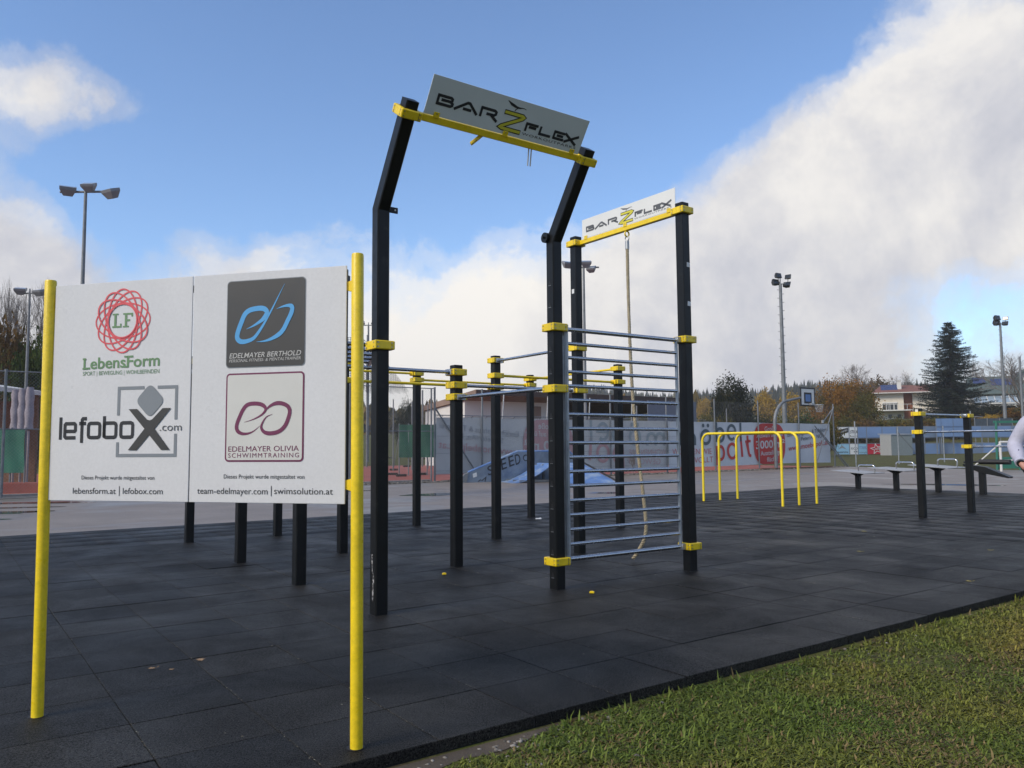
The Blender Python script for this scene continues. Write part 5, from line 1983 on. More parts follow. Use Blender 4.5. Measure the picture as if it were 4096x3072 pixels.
leafy('autumn_shrub', 'orange shrub at the right edge below the green roofed house', 4085, 1620, 98, 150, F_orange, 'shrub', shrub=True)
leafy('autumn_shrub', 'golden shrub left of the tall right floodlight mast', 3955, 1655, 96, 90, F_gold, 'shrub', shrub=True)
leafy('dark_shrub', 'dark leafless thicket below the green roofed house', 4000, 1612, 104, 150, F_dark, 'shrub', shrub=True)
leafy('dark_shrub', 'dark thicket right of the big spruce foot', 3920, 1625, 102, 110, F_dark, 'shrub', shrub=True)
leafy('autumn_tree', 'orange tree seen between wall bar rungs above the canopy roof', 2620, 1607, 110, 66, F_gold)
leafy('broadleaf_tree', 'small dark tree seen through the wire gate', 1632, 1618, 85, 90, F_dark, fine=True)
for k, (px, w_, pt) in enumerate(((2480, 120, 1650), (2560, 130, 1640), (2650, 120, 1650), (2740, 120, 1648), (2830, 120, 1640), (2900, 120, 1655), (2985, 130, 1636), (3060, 120, 1650), (3140, 120, 1640), (3225, 120, 1648), (3300, 110, 1652))):
    leafy('hedge_shrub', ORD[k] + ' olive shrub from the left in the row above the lettered banner', px, pt + (k % 3) * 4, 72 + (k % 4) * 2, w_, F_olive if k % 3 else F_green, 'shrub', 'shrubs behind the banner', True)
for k, (px, w_, pt) in enumerate(((3380, 110, 1660), (3450, 110, 1668), (3530, 120, 1672), (3600, 120, 1664), (3675, 120, 1668), (3740, 110, 1662), (3810, 120, 1668), (3880, 110, 1660))):
    leafy('garden_shrub', ORD[k] + ' shrub from the left in the row behind the blue boards', px, pt, 92 + k % 3, w_, (F_olive, F_brown, F_olive)[k % 3], 'shrub', 'shrubs behind the blue boards', True)
for k, (px, pt, w_, f) in enumerate(((20, 1310, 220, F_brown), (-120, 1330, 300, F_olive), (150, 1375, 180, F_olive), (60, 1420, 260, F_orange), (210, 1450, 200, F_olive), (-60, 1500, 260, F_orange))):
    leafy('autumn_tree', ('brown tree topping the group', 'olive tree cut by the picture edge', 'olive tree beside the small mast', 'low orange tree', 'low olive tree next to the board post', 'low brown tree cut by the picture edge')[k] + ' at far left', px, pt, 52 + 3 * k, w_, f, 'tree', 'autumn trees at far left')
leafy('broadleaf_tree', 'green leaved tree at far left beside the small mast', 120, 1375, 50, 150, F_green)


def bare_tree_mesh(seed, levels=6, spread=.50, up=.40, thick=.019):
    rg_ = random.Random(seed)
    tr, br = MB(), MB()

    def grow(p, d, ln, r, lev):
        q = p
        pts, rr = [p], [r]
        for k in range(2):
            d2 = (d + V3((rg_.gauss(0, .13), rg_.gauss(0, .13), rg_.gauss(0, .08)))).normalized()
            q = q + d2 * ln / 2
            pts.append(q); rr.append(r * (1 - .2 * (k + 1)))
            d = d2
        (tr if lev == 0 else br).tube(pts, rr, 7 if lev < 2 else 3, caps=False)
        if lev >= levels: return
        nchild = rg_.choice((3, 4)) if lev else 5
        for k in range(nchild):
            nd = (d + V3((rg_.gauss(0, spread), rg_.gauss(0, spread), rg_.gauss(up * .4, .25)))).normalized()
            st = pts[1] if (k % 3 == 2 or (lev == 0 and k < 2)) else q
            grow(st, nd, ln * rg_.uniform(.58, .80), r * .58, lev + 1)
    grow(V3((0, 0, 0)), V3((0, 0, 1)), .32, thick, 0)
    zmax = max(v[2] for v in br.v)
    for mb in (tr, br): mb.v = [(x / zmax, y / zmax, z / zmax) for x, y, z in mb.v]
    out = []
    for mb, nm in ((tr, 'trunk'), (br, 'branches')):
        o_ = mb.build(nm, M_barkgrey); out.append(o_.data); bpy.data.objects.remove(o_)
    return out


BARE = [bare_tree_mesh(s) for s in (1, 2, 3)]
SLIM = bare_tree_mesh(9, spread=.34, up=.9, thick=.014)


def bare(label, px, py_top, Y, wscale, variant=0, group=None, base=None):
    p = at(px, py_top, Y)
    g = terrain(p.x, Y) if base is None else base
    o = thing('bare_tree', label, 'tree', (p.x, Y, g), 0, group)
    H = p.z - g
    tm_, bm_ = SLIM if variant == 'slim' else BARE[variant]
    for nm, me_ in (('trunk', tm_), ('branches', bm_)):
        c = bpy.data.objects.new(nm, me_); link(c, o)
        c.scale = (H * wscale, H * wscale, H); c.rotation_euler = (0, 0, px * .013)
    return o


bare('broad bare tree on the slope left of the cream house', 3430, 1452, 135, 1.0, 0)
bare('smaller bare tree left of the broad bare one', 3330, 1492, 128, .8, 1)
bare('bare tree directly left of the big spruce', 3640, 1476, 150, .9, 2)
bare('thin bare tree above the cream house roof', 3575, 1490, 155, .9, 1)
bare('bare tree between the spruce and the green roof', 3905, 1446, 140, .7, 0)
bare('large bare tree at the right edge before the green roofed house', 4075, 1388, 100, .95, 2)
bare('tall narrow bare tree at the left edge', 45, 1098, 66, .45, 'slim')
bare('bushy bare tree beside the yellow left board post', 185, 1118, 70, .50, 0)
bare('bare tree cut by the left picture edge', -30, 1050, 72, .5, 1)
bare('bare shrub showing above the clubhouse canopy', 2415, 1545, 120, 1.2, 2)
bare('bare twiggy tree far behind the wire gate', 1655, 1622, 88, 1.0, 1)
# two saplings poking out by the banner
p = XY(23.0, 23.6); o = thing('sapling', 'thin bare sapling standing in front of the reversed banner', 'sapling', (p.x, p.y, -.02))
for nm, me_ in zip(('trunk', 'branches'), BARE[1]):
    c = bpy.data.objects.new(nm, me_); link(c, o); c.scale = (.7, .7, 1.1)

# spruce
sprp = at(3792, 1284, 106)
sg = terrain(sprp.x, 106)
sp_o = thing('spruce_tree', 'tall dark spruce with drooping branches between the two houses', 'tree', (sprp.x, 106, sg))
HS = sprp.z - sg
m = MB(); m.tube([(0, 0, -.3), (0, 0, HS * .5), (0, 0, HS)], [.30, .16, .02], 9); m.build('trunk', M_bark, sp_o, smooth=60)
rgs = np.random.default_rng(8)
vs, fs, tn = [], [], []


def needle(p, d, ln, wd_, t):
    d = d / np.linalg.norm(d)
    s = np.cross(d, rgs.normal(size=3)); s /= np.linalg.norm(s)
    b0 = len(vs)
    vs.extend([p - s * wd_ * .5, p + s * wd_ * .5, p + d * ln + s * wd_ * .12, p + d * ln - s * wd_ * .12])
    fs.append([b0, b0 + 1, b0 + 2, b0 + 3]); tn.extend([t] * 4)


z = HS * .06
while z < HS * .985:
    f = 1 - z / HS
    Rm = 5.5 * (f ** .72) * (1 if f < .92 else .8) + .12
    nb_ = int(10 + 10 * f)
    for k in range(nb_):
        a = rgs.uniform(0, 2 * PI)
        ln = Rm * rgs.uniform(.72, 1.12)
        droop = rgs.uniform(.25, .55) * (.4 + f)
        tt = rgs.random()
        steps = max(4, int(ln / .17))
        for j in range(steps):
            t_ = (j + 1) / steps
            rad = ln * t_
            zz = z - droop * ln * .42 * math.sin(min(1, t_ * 1.25) * PI * .55) + .20 * ln * max(0, t_ - .6) ** 1.2
            p_ = np.array([math.cos(a) * rad, math.sin(a) * rad, zz])
            out = np.array([math.cos(a), math.sin(a), .05])
            side = np.array([-math.sin(a), math.cos(a), 0])
            wsp = .40 * (1 - t_ * .65) + .06
            for q in range(4):
                needle(p_ + rgs.normal(size=3) * .05, out * .6 + side * rgs.normal() * 1.2 + np.array([0, 0, rgs.normal() * .25 - .1]), wsp * rgs.uniform(.6, 1.2), .075, min(1, tt * .6 + rgs.random() * .4))
            for q in range(3):
                needle(p_ + side * rgs.normal() * .12, np.array([rgs.normal() * .18, rgs.normal() * .18, -1]), rgs.uniform(.18, .46) * (1 - .4 * t_), .055, min(1, tt * .6 + rgs.random() * .4))
    z += .30 + .16 * f
F_spruce = foliage('spruce_needles', (.010, .017, .014), (.030, .042, .032), trans=.1)
np_mesh('crown', np.array(vs), fs, F_spruce, sp_o, tint=np.array(tn))
print('spruce', len(fs))

# far wooded ridge
rgf = np.random.default_rng(77)
vs, fs, tn = [], [], []
cnt = 0


def far_tree(x, y, z, h_, w_, t, conifer):
    layers = 5 if conifer else 3
    for k in range(3):
        a = rgf.uniform(0, PI)
        c, s = math.cos(a) * w_ / 2, math.sin(a) * w_ / 2
        b0 = len(vs)
        if conifer:
            pts = [(0, 0, 0)]
            for l_ in range(layers):
                f0 = 1 - l_ / layers
                pts.append((f0 * rgf.uniform(.8, 1.15), 0, l_ / layers + .04)); pts.append((f0 * .55, 0, (l_ + .75) / layers))
            left = [(-p_[0] * rgf.uniform(.85, 1.1), p_[2]) for p_ in pts[1:]]
            right = [(p_[0], p_[2]) for p_ in pts[1:]]
            for i in range(len(right) - 1):
                b0 = len(vs)
                for (fx, fz) in (left[i], right[i], right[i + 1], left[i + 1]): vs.append((x + c * fx, y + s * fx, z + h_ * fz))
                fs.append([b0, b0 + 1, b0 + 2, b0 + 3]); tn.extend([t] * 4)
            b0 = len(vs)
            for (fx, fz) in (left[-1], right[-1], (.02, 1.05), (-.02, 1.05)): vs.append((x + c * fx, y + s * fx, z + h_ * fz))
            fs.append([b0, b0 + 1, b0 + 2, b0 + 3]); tn.extend([t] * 4)
        else:
            for q in range(9):
                cx_, cz_ = rgf.normal() * .38, rgf.uniform(.3, .95)
                b0 = len(vs)
                r_ = rgf.uniform(.12, .26)
                for (fx, fz) in ((cx_ - r_, cz_), (cx_, cz_ - r_ * .8), (cx_ + r_, cz_), (cx_, cz_ + r_ * .8)): vs.append((x + c * 1.6 * fx, y + s * 1.6 * fx + rgf.normal() * w_ * .15, z + h_ * fz))
                fs.append([b0, b0 + 1, b0 + 2, b0 + 3]); tn.extend([min(1, t + rgf.uniform(-.15, .15))] * 4)


for k in range(7600):
    azd = rgf.uniform(-38, 40) if k < 5200 else rgf.choice([rgf.uniform(-66, -38), rgf.uniform(40, 72)])
    rr = rgf.uniform(400, 720)
    x, y = rr * math.sin(R(azd)), rr * math.cos(R(azd))
    g = terrain(x, y)
    con = rgf.random() < .8
    far_tree(x, y, g - 1, rgf.uniform(7, 12.5) * (1 if con else .85), rgf.uniform(3.5, 6), rgf.uniform(0, .35) if con else rgf.uniform(.3, 1), con)
F_forest = foliage('forest', (.014, .026, .018), (.085, .085, .035), trans=.05)
fo = np_mesh('forest', np.array(vs), fs, F_forest, tint=np.array(tn))
tag(fo, 'distant mixed conifer wood along the ridge', 'forest', kind='stuff')
vs, fs, tn = [], [], []
for k in range(420):
    azd = rgf.uniform(-36, 16); rr = rgf.uniform(190, 330)
    x, y = rr * math.sin(R(azd)), rr * math.cos(R(azd))
    far_tree(x, y, terrain(x, y) - .5, rgf.uniform(5, 10), rgf.uniform(4, 7), rgf.uniform(.1, 1), rgf.random() < .25)
fo = np_mesh('woodland', np.array(vs), fs, foliage('woodland_leaf', (.030, .040, .014), (.20, .125, .030), trans=.1), tint=np.array(tn))
tag(fo, 'autumn coloured woodland on the lower slope', 'woodland', kind='stuff')

# ------------------------------------------------------------------ houses on the right
M_cream = material('cream_render', (.62, .57, .47), .85, vary=.06, vscale=.8)
M_rooftile = material('red_roof_tile', (.20, .085, .06), .8, vary=.2, vscale=3, bump=.4, bscale=18)
M_greenroof = material('green_roof_tile', (.085, .115, .105), .75, vary=.15, vscale=3, bump=.3, bscale=18)
M_solar = material('solar_panel', (.018, .035, .12), .15, vary=.15, spec=.6)
M_woodpanel = material('orange_wood', (.30, .10, .04), .7, vary=.2, vscale=4)


def px_box(px0, px1, py0, py1, Y):
    a, b = at(px0, py1, Y), at(px1, py0, Y)
    return a.x, b.x, a.z, b.z


def house_window(parent, x0, x1, z0, z1, y, n=3):
    m = MB(); m.box(((x0 + x1) / 2, y, (z0 + z1) / 2), (x1 - x0, .10, z1 - z0)); w_ = m.build('window', M_wallwhite, parent)
    for k in range(n):
        a = x0 + (x1 - x0) * (k + .08) / n; b = x0 + (x1 - x0) * (k + .92) / n
        m = MB(); m.box(((a + b) / 2, y - .045, (z0 + z1) / 2), (b - a, .04, (z1 - z0) * .84)); m.build('pane', M_glass, w_)
    m = MB(); m.box(((x0 + x1) / 2, y - .10, z0 - .06), (x1 - x0 + .2, .2, .06)); m.build('sill', M_wallwhite, w_)
    return w_


Yh = 128
x0, x1, z0, z1 = px_box(3506, 3690, 1574, 1672, Yh)
hs = thing('cream_house', 'cream hillside house with red roof, solar panel and white chimney', 'house', (x0, Yh, z0 - 1.0), -.40)
bz = -(z0 - 1.0)
wid = x1 - x0 + 2.0
zt = z1 + bz
m = MB(); m.box((2.0, 4.5, zt / 2), (4.05, 9, zt)); m.build('wall', M_cream, hs)
m = MB(); m.box((4.05 + .65, 5.2, zt / 2), (1.3, 7.6, zt - .02)); m.build('loggia', M_woodpanel, hs)
m = MB(); m.box((5.35 + 2.1, 4.8, zt / 2), (4.2, 8.4, zt - .01)); m.build('wall', M_cream, hs)
m = MB(); m.prism([(-.6, -.9, zt), (10.2, -.9, zt), (9.4, 4.5, zt + 1.35), (.9, 4.5, zt + 1.35)], (0, 0, .16)); m.prism([(.9, 4.5, zt + 1.35), (9.4, 4.5, zt + 1.35), (10.2, 9.8, zt), (-.6, 9.8, zt)], (0, 0, .16)); m.prism([(-.6, -.9, zt), (.9, 4.5, zt + 1.35), (-.6, 9.8, zt)], (0, 0, .14))
rf = m.build('roof', M_rooftile, hs)
m = MB(); m.box((4.8, -.93, zt + .04), (10.9, .10, .14)); m.build('gutter', M_wallwhite, rf)
m = MB(); m.box((3.55, 1.6, zt + 1.3), (.62, .62, 1.5)); m.box((3.55, 1.6, zt + 2.08), (.78, .78, .10)); m.build('chimney', M_wallwhite, rf)
sl = math.atan2(1.35, 5.4)
for k in range(3):
    m = MB(); m.box((1.25 + k * .82, 1.6, zt + .95), (.80, 2.6, .06), rot=Matrix.Rotation(sl + .22, 3, 'X')); m.build('solar_panel', M_solar, rf)
house_window(hs, .95, 3.1, zt - 2.75, zt - 1.55, -.02, 4)
m = MB(); m.box((2.02, -.09, zt - 1.5), (2.15, .12, .22)); m.build('shutter_box', M_wallwhite, hs)
for xx in (1.7, 3.0): house_window(hs, xx, xx + .62, .9, 1.55, -.02, 1)
m = MB(); m.box((3.0, -.9, 2.12), (8.4, 1.8, .18)); m.build('balcony_slab', M_wallwhite, hs)
m = MB()
for xx in range(10): m.box((-1.0 + xx * .9, -1.72, 2.6), (.05, .05, .9))
m.box((3.0, -1.72, 3.05), (8.3, .06, .06)); m.build('balcony_rail', M_wallwhite, hs)
m = MB(); m.box((4.7, 1.37, zt - 1.1), (1.1, .06, .9)); m.build('wood_panel', M_woodpanel, hs)

Yg = 122
gx0, gx1, gz0, gz1 = px_box(3880, 4030, 1515, 1625, Yg)
gh = thing('green_roofed_house', 'white house with green roof, solar panels and glazed lean-to at right', 'house', (gx0, Yg, gz0 - 1.2), -.42)
gb = -(gz0 - 1.2)
ge, gr = at(3950, 1580, Yg).z + gb, at(3950, 1513, Yg + 4).z + gb
m = MB(); m.box((3.6, 4.5, ge / 2), (7.2, 8, ge)); m.build('wall', M_wallwhite, gh)
m = MB(); m.prism([(-.6, -.6, ge), (7.6, -.6, ge), (7.6, 4.5, gr), (.3, 4.5, gr)], (0, 0, .15)); m.prism([(.3, 4.5, gr), (7.6, 4.5, gr), (7.6, 9.4, ge), (-.6, 9.4, ge)], (0, 0, .15)); rfg = m.build('roof', M_greenroof, gh)
sl2 = math.atan2(gr - ge, 5.1)
for k, (xx, yy, w_, d_) in enumerate(((.75, 3.2, .85, 1.9), (1.62, 3.2, .85, 1.9), (3.2, 2.6, 1.0, 2.2), (4.25, 2.6, 1.0, 2.2), (5.3, 2.6, 1.0, 2.2))):
    m = MB(); m.box((xx + .5, yy, ge + (yy + .6) * math.tan(sl2) + .22), (w_, d_, .05), rot=Matrix.Rotation(sl2, 3, 'X')); m.build('solar_panel', M_solar, rfg)
M_glasspale = material('pale_glass', (.25, .32, .38), .1, vary=.1, spec=.6)
for k in range(6):
    m = MB(); m.prism([(.4 + k * .95, -2.0, ge - 1.3), (1.28 + k * .95, -2.0, ge - 1.3), (1.28 + k * .95, -.2, ge - .25), (.4 + k * .95, -.2, ge - .25)], (0, 0, .05)); m.build('lean_to_pane', M_glasspale, gh)
m = MB()
for k in range(7): m.tube([(.34 + k * .95, -2.02, ge - 1.26), (.34 + k * .95, -.2, ge - .18)], .06, 5)
m.box((3.2, -2.0, ge - 1.42), (6.0, .12, .2)); m.build('lean_to_frame', M_wallwhite, gh)
m = MB(); m.box((3.2, -1.0, ge / 2 - .8), (5.6, 1.8, max(.5, ge - 1.75))); m.build('lean_to', M_wallwhite, gh)
ww = thing('white_house', 'white gabled house half hidden by the bare tree at right edge', 'house', (at(4035, 1600, 126).x, 126, gz0 - 1.2), -.42)
zt2 = at(4060, 1540, 126).z + gb; zr2 = at(4085, 1480, 126).z + gb
m = MB(); m.box((2.8, 4, zt2 / 2), (5.6, 8, zt2)); m.prism([(0, .02, zt2), (5.6, .02, zt2), (2.8, .02, zr2)], (0, 7.9, 0)); m.build('wall', M_wallwhite, ww)
m = MB(); m.prism([(-.6, -.6, zt2 - .35), (2.8, -.6, zr2 + .1), (2.8, -.6, zr2 + .32), (-.6, -.6, zt2 - .13)], (0, 9, 0)); m.prism([(6.2, -.6, zt2 - .35), (6.2, -.6, zt2 - .13), (2.8, -.6, zr2 + .32), (2.8, -.6, zr2 + .1)], (0, 9, 0)); m.build('roof', M_greenroof, ww)
for (xx, zz) in ((1.0, zt2 - .3), (.8, zt2 - 3.0), (3.0, zt2 - 3.0), (1.2, zt2 - 5.2)): house_window(ww, xx, xx + 1.35, zz - .9, zz + .25, -.02, 2)

# ------------------------------------------------------------------ perimeter boards round the football pitch
M_adblue = material('board_blue', (.135, .225, .40), .6, vary=.10, vscale=.7)
M_adblue2 = material('board_blue_grey', (.13, .19, .29), .6, vary=.12, vscale=.7)
M_adframe = material('board_frame', (.19, .22, .26), .6, metal=.3, vary=.1)
M_adred = material('board_red', (.42, .02, .045), .5)
M_adwhite = material('board_white', (.56, .60, .62), .55, vary=.06)
M_adcyan = material('board_cyan', (.22, .42, .58), .55, vary=.06)
M_adgreen = material('board_green', (.03, .22, .16), .55)
YA = 82.0
pf = thing('perimeter_boards', 'long two-row wall of blue advertising boards across the football pitch', 'advertising boards', (at(3330, 1800, YA).x, YA, GZ))
pb0 = V3(pf.location)


def pz(py, px=3600): return at(px, py, YA).z - pb0.z


def pxx(px): return at(px, 1780, YA).x - pb0.x


cols = [3340, 3398, 3432, 3468, 3530, 3588, 3645, 3700, 3760, 3815, 3870, 3930, 3990, 4050, 4110, 4170]
M_row = {}
for i in range(len(cols) - 1):
    a, b = pxx(cols[i]) + .05, pxx(cols[i + 1]) - .05
    m = MB(); m.box((a - .05, .05, 1.45), (.10, .10, 2.95)); m.build('post', M_adframe, pf)
    up = [M_adwhite, M_adwhite, M_adwhite, M_adblue, M_adblue, M_adblue2][i] if i < 6 else (M_adblue2 if i % 2 else M_adblue)
    dn = [M_adcyan, M_adwhite, M_adcyan, M_adcyan, M_adred, M_adblue2][i] if i < 6 else (M_adblue if i % 2 else M_adblue2)
    if i == 3: dn = M_adred
    if i == 2: up = M_adblue
    if i == 3: up = M_adblue
    m = MB(); m.box(((a + b) / 2, 0, (pz(1708) + pz(1750)) / 2), (b - a, .04, pz(1708) - pz(1750))); m.build('panel', up, pf)
    if i not in (4, 5):
        m = MB(); m.box(((a + b) / 2, 0, (pz(1775) + pz(1816)) / 2), (b - a, .04, pz(1775) - pz(1816))); m.build('panel', dn, pf)
    else:
        m = MB(); m.box(((a + b) / 2, .6, (pz(1775) + pz(1816)) / 2), (b - a, .04, pz(1775) - pz(1816))); m.build('panel', M_adblue2, pf)
m = MB(); m.box((pxx(3760), .06, pz(1707)), (pxx(4170) - pxx(3340), .08, .08)); m.box((pxx(3760), .06, pz(1752)), (pxx(4170) - pxx(3340), .08, .06)); m.box((pxx(3760), .06, pz(1773)), (pxx(4170) - pxx(3340), .08, .06)); m.build('rail', M_adframe, pf)
fa = Frame((0, -.03, 0), (1, 0, 0), (0, 0, 1))
fb_ = Frame((0, -.036, 0), (1, 0, 0), (0, 0, 1))
m = MB(); poly(m, fa, [(pxx(3340), pz(1745)), (pxx(3395), pz(1728)), (pxx(3395), pz(1709)), (pxx(3340), pz(1722))]); m.build('print', M_ink, pf)
text('ständig neu ausgeführt', fb_, pxx(3341), pxx(3391), pz(1737), .18, M_adwhite, pf, y1=pz(1721))
text('STMA', fa, pxx(3402), pxx(3432), pz(1732), .30, M_ink, pf, bold=.02, shear=.2)
text('Amberg St.', fa, pxx(3402), pxx(3432), pz(1746), .14, M_ink, pf)
text('bauservice', fa, pxx(3345), pxx(3391), pz(1810), .20, M_ink, pf, bold=.015)
m = MB(); poly(m, fa, [(pxx(3350), pz(1796)), (pxx(3368), pz(1780)), (pxx(3386), pz(1796)), (pxx(3368), pz(1790))]); m.build('print', M_inkmid, pf)
text('eco', fa, pxx(3403), pxx(3429), pz(1797), .34, M_bangrey, pf)
m = MB()
for dx in (3414, 3424): poly(m, fa, [(pxx(dx), pz(1808)), (pxx(dx + 4), pz(1808)), (pxx(dx + 4), pz(1803)), (pxx(dx), pz(1803))])
m.build('print', M_bangrey, pf)
text('STARK', fa, pxx(3436), pxx(3466), pz(1795), .30, M_adblue, pf, bold=.02)
text('energie', fa, pxx(3436), pxx(3466), pz(1811), .16, M_bangrey, pf)
m = MB(); st = []
for k in range(10):
    r_ = .62 if k % 2 == 0 else .26
    a = R(100 + 36 * k); st.append((pxx(3505) + r_ * math.cos(a), pz(1795) + r_ * math.sin(a) * .85))
ribbon(m, fb_, st, .07, True); m.build('print', M_adwhite, pf)
text('ASB', fb_, pxx(3495), pxx(3522), pz(1800), .20, M_adwhite, pf, shear=.3, bold=.02, y1=pz(1796))
# low hoarding strip seen through the gap
hp = thing('pitch_hoarding', 'low strip of white and coloured hoardings seen through the gap in the blue boards', 'hoarding', (at(3430, 1800, 96).x, 96, GZ))
for i in range(12):
    mt = [M_adwhite, M_adblue, M_adwhite, M_adgreen, M_adwhite, M_adwhite, M_adcyan, M_adgreen, M_adwhite, M_adwhite, M_adblue, M_adwhite][i]
    m = MB(); m.box((1.0 + i * 2.15, 0, 1.05), (2.1, .06, .62)); m.build('panel', mt, hp)
for i in (0, 2, 4, 5, 8): text(('Maka', 'Moser', 'Foto', 'Bau', 'Holz')[i % 5], Frame((.2 + i * 2.15, -.036, 0), (1, 0, 0), (0, 0, 1)), 0, 1.4, .92, .26, M_bangrey, hp)
m = MB()
for i in range(13): m.box((i * 2.15, .05, .6), (.08, .08, 1.2))
m.build('frame', M_adframe, hp)
# taller blue net panels
tp = thing('blue_net_panels', 'pair of taller blue screen panels behind the low bar rig', 'screen', (at(3750, 1800, YA - .6).x, YA - .6, GZ))
for i, (a, b) in enumerate(((3750, 3767), (3769, 3815), (3818, 3860))):
    for (pt, pb_) in ((1676, 1708), (1711, 1748)):
        u0, u1 = at(a, 1780, YA - .6).x - tp.location.x, at(b, 1780, YA - .6).x - tp.location.x
        m = MB(); m.box(((u0 + u1) / 2, 0, (pz(pt) + pz(pb_)) / 2), (u1 - u0, .05, pz(pt) - pz(pb_))); m.build('panel', M_adblue, tp)
m = MB()
for a in (3750, 3768, 3816, 3862): m.box((at(a, 1780, YA - .6).x - tp.location.x, .06, pz(1676) / 2), (.10, .10, pz(1676)))
m.build('frame', M_adframe, tp)
# dark net cage at the right
nc = thing('net_cage', 'dark blue grey netting on posts left of the right floodlight mast', 'net', (at(3905, 1800, 86).x, 86, GZ))
M_netdark = material('dark_netting', (.05, .07, .09), .8, vary=.2)
for i in range(4):
    x = i * 1.35
    m = MB(); m.tube([(x, 0, 0), (x, 0, 3.9 - .05 * i)], .05, 8); m.build('post', M_galvdull, nc, smooth=40)
m = MB(); m.box((2.0, .08, 2.75), (4.1, .03, 2.1)); m.build('netting', M_netdark, nc)
m = MB(); m.tube([(-.4, 0, 4.0), (.9, 0, 3.95)], .04, 6); m.build('rail', M_galv, nc)
# dugout
dg = thing('dugout', 'grey boxy team shelter standing before the blue boards', 'team shelter', (at(3538, 1800, 79).x, 79, GZ))
dx1 = at(3650, 1780, 79).x - dg.location.x; dx0 = at(3565, 1780, 79).x - dg.location.x
M_dug = material('dugout_grey', (.155, .19, .20), .6, vary=.08); M_dugl = material('dugout_light', (.27, .28, .28), .6, vary=.06)
m = MB(); m.prism([(dx0, 0, 0), (dx1, 0, 0), (dx1, 0, 2.02), (dx0, 0, 2.02)], (0, .06, 0)); m.build('front_panel', M_dug, dg)
m = MB(); m.prism([(0, .9, 0), (dx0, 0, 0), (dx0, 0, 2.02), (0, .9, 2.05)], (.03, .06, 0)); m.build('side_panel', M_dugl, dg)
m = MB(); m.prism([(-.1, .95, 2.08), (dx0, -.1, 2.05), (dx1 + .05, -.1, 2.05), (dx1 + .05, 1.5, 2.10), (.1, 1.6, 2.12)], (0, 0, .05)); m.build('roof', M_dugl, dg)
# thin posts on the grass edge
for k, (q, Yp, hh_) in enumerate((((3425, 1862), 42.8, 2.4), ((3596, 1852), 47.4, 2.2), ((3778, 1845), 51.2, 2.3))):
    p = at(*q, Yp); o = thing('field_post', ('thin grey post on grass right of the fence end', 'thin grey post with a stay before the team shelter', 'thin grey post behind the tallest platform')[k], 'post', (p.x, Yp, GZ))
    m = MB(); m.tube([(0, 0, -.1), (0, 0, hh_)], .035, 8); m.build('pole', M_galv, o, smooth=40)
    m = MB(); m.tube([(0, 0, hh_ - .3), (1.6, .2, 0.1)] if k == 1 else [(0, 0, hh_), (0, 0, hh_ + .03)], .022 if k == 1 else .04, 6); m.build('stay' if k == 1 else 'cap', M_galvdull, o)
# small goal
gl = thing('training_goal', 'small white goal frame on the grass behind the person', 'goal', (20.5, 33.6, GZ))
m = MB()
for x in (0, 2.4): m.tube([(x, 0, -.02), (x, 0, 1.28)], .05, 10)
m.tube([(0, 0, 1.26), (2.4, 0, 1.26)], .05, 10); m.build('frame', M_wallwhite, gl, smooth=40)
m = MB()
for x in (0, 2.4): m.tube([(x, 0, 1.2), (x - .9, .8, .05)], .028, 8)
m.tube([(0, .02, .50), (2.4, .02, .50)], .03, 8); m.build('stay', M_wallwhite, gl, smooth=40)
gp = thing('goal_cage', 'green metal cage standing behind the small white goal', 'cage', (21.3, 35.2, GZ))
m = MB(); m.tube([(0, 0, 0), (.05, 0, 2.2)], .05, 8); m.tube([(1.0, 0, 0), (1.05, 0, 2.2)], .05, 8); m.build('upright', material('green_metal', (.03, .16, .11), .5), gp, smooth=40)
m = MB(); m.box((.52, .02, 2.15), (1.15, .06, .10)); m.box((.52, .03, .35), (.95, .02, .5)); m.build('panel', MATS['green_metal'], gp)
# ------------------------------------------------------------------ person at the right edge
def skin_mesh(name, verts, edges, radii, mat, parent, sub=2, root=0):
    me = bpy.data.meshes.new(name)
    me.from_pydata(verts, edges, [])
    o = bpy.data.objects.new(name, me)
    link(o)
    md = o.modifiers.new('skin', 'SKIN')
    md.use_smooth_shade = True
    for i, r in enumerate(radii):
        sv = me.skin_vertices[0].data[i]
        sv.radius = (r, r) if not isinstance(r, tuple) else r
        sv.use_root = (i == root)
    s = o.modifiers.new('sub', 'SUBSURF'); s.levels = sub; s.render_levels = sub
    dg_ = bpy.context.evaluated_depsgraph_get(); dg_.update()
    nm = bpy.data.meshes.new_from_object(o.evaluated_get(dg_))
    nm.name = name
    bpy.data.objects.remove(o)
    nm.materials.clear(); nm.materials.append(mat)
    for p_ in nm.polygons: p_.use_smooth = True
    o2 = bpy.data.objects.new(name, nm)
    return link(o2, parent)


M_skin = material('skin', (.50, .26, .19), .5, vary=.08)
M_shirt = material('white_lilac_shirt', (.46, .46, .55), .85, vary=.08, vscale=14, bump=1.0, bscale=9)
M_trouser = material('dark_trousers', (.03, .035, .06), .85, vary=.15)
M_shoe = material('dark_shoe', (.02, .018, .016), .5)
M_hair = material('brown_hair', (.05, .03, .02), .7, vary=.2)
PX, PY = 5.091, 7.62
pers = thing('person', 'person in a white long-sleeved shirt at the right picture edge, one arm showing', 'person', (PX, PY, 0))
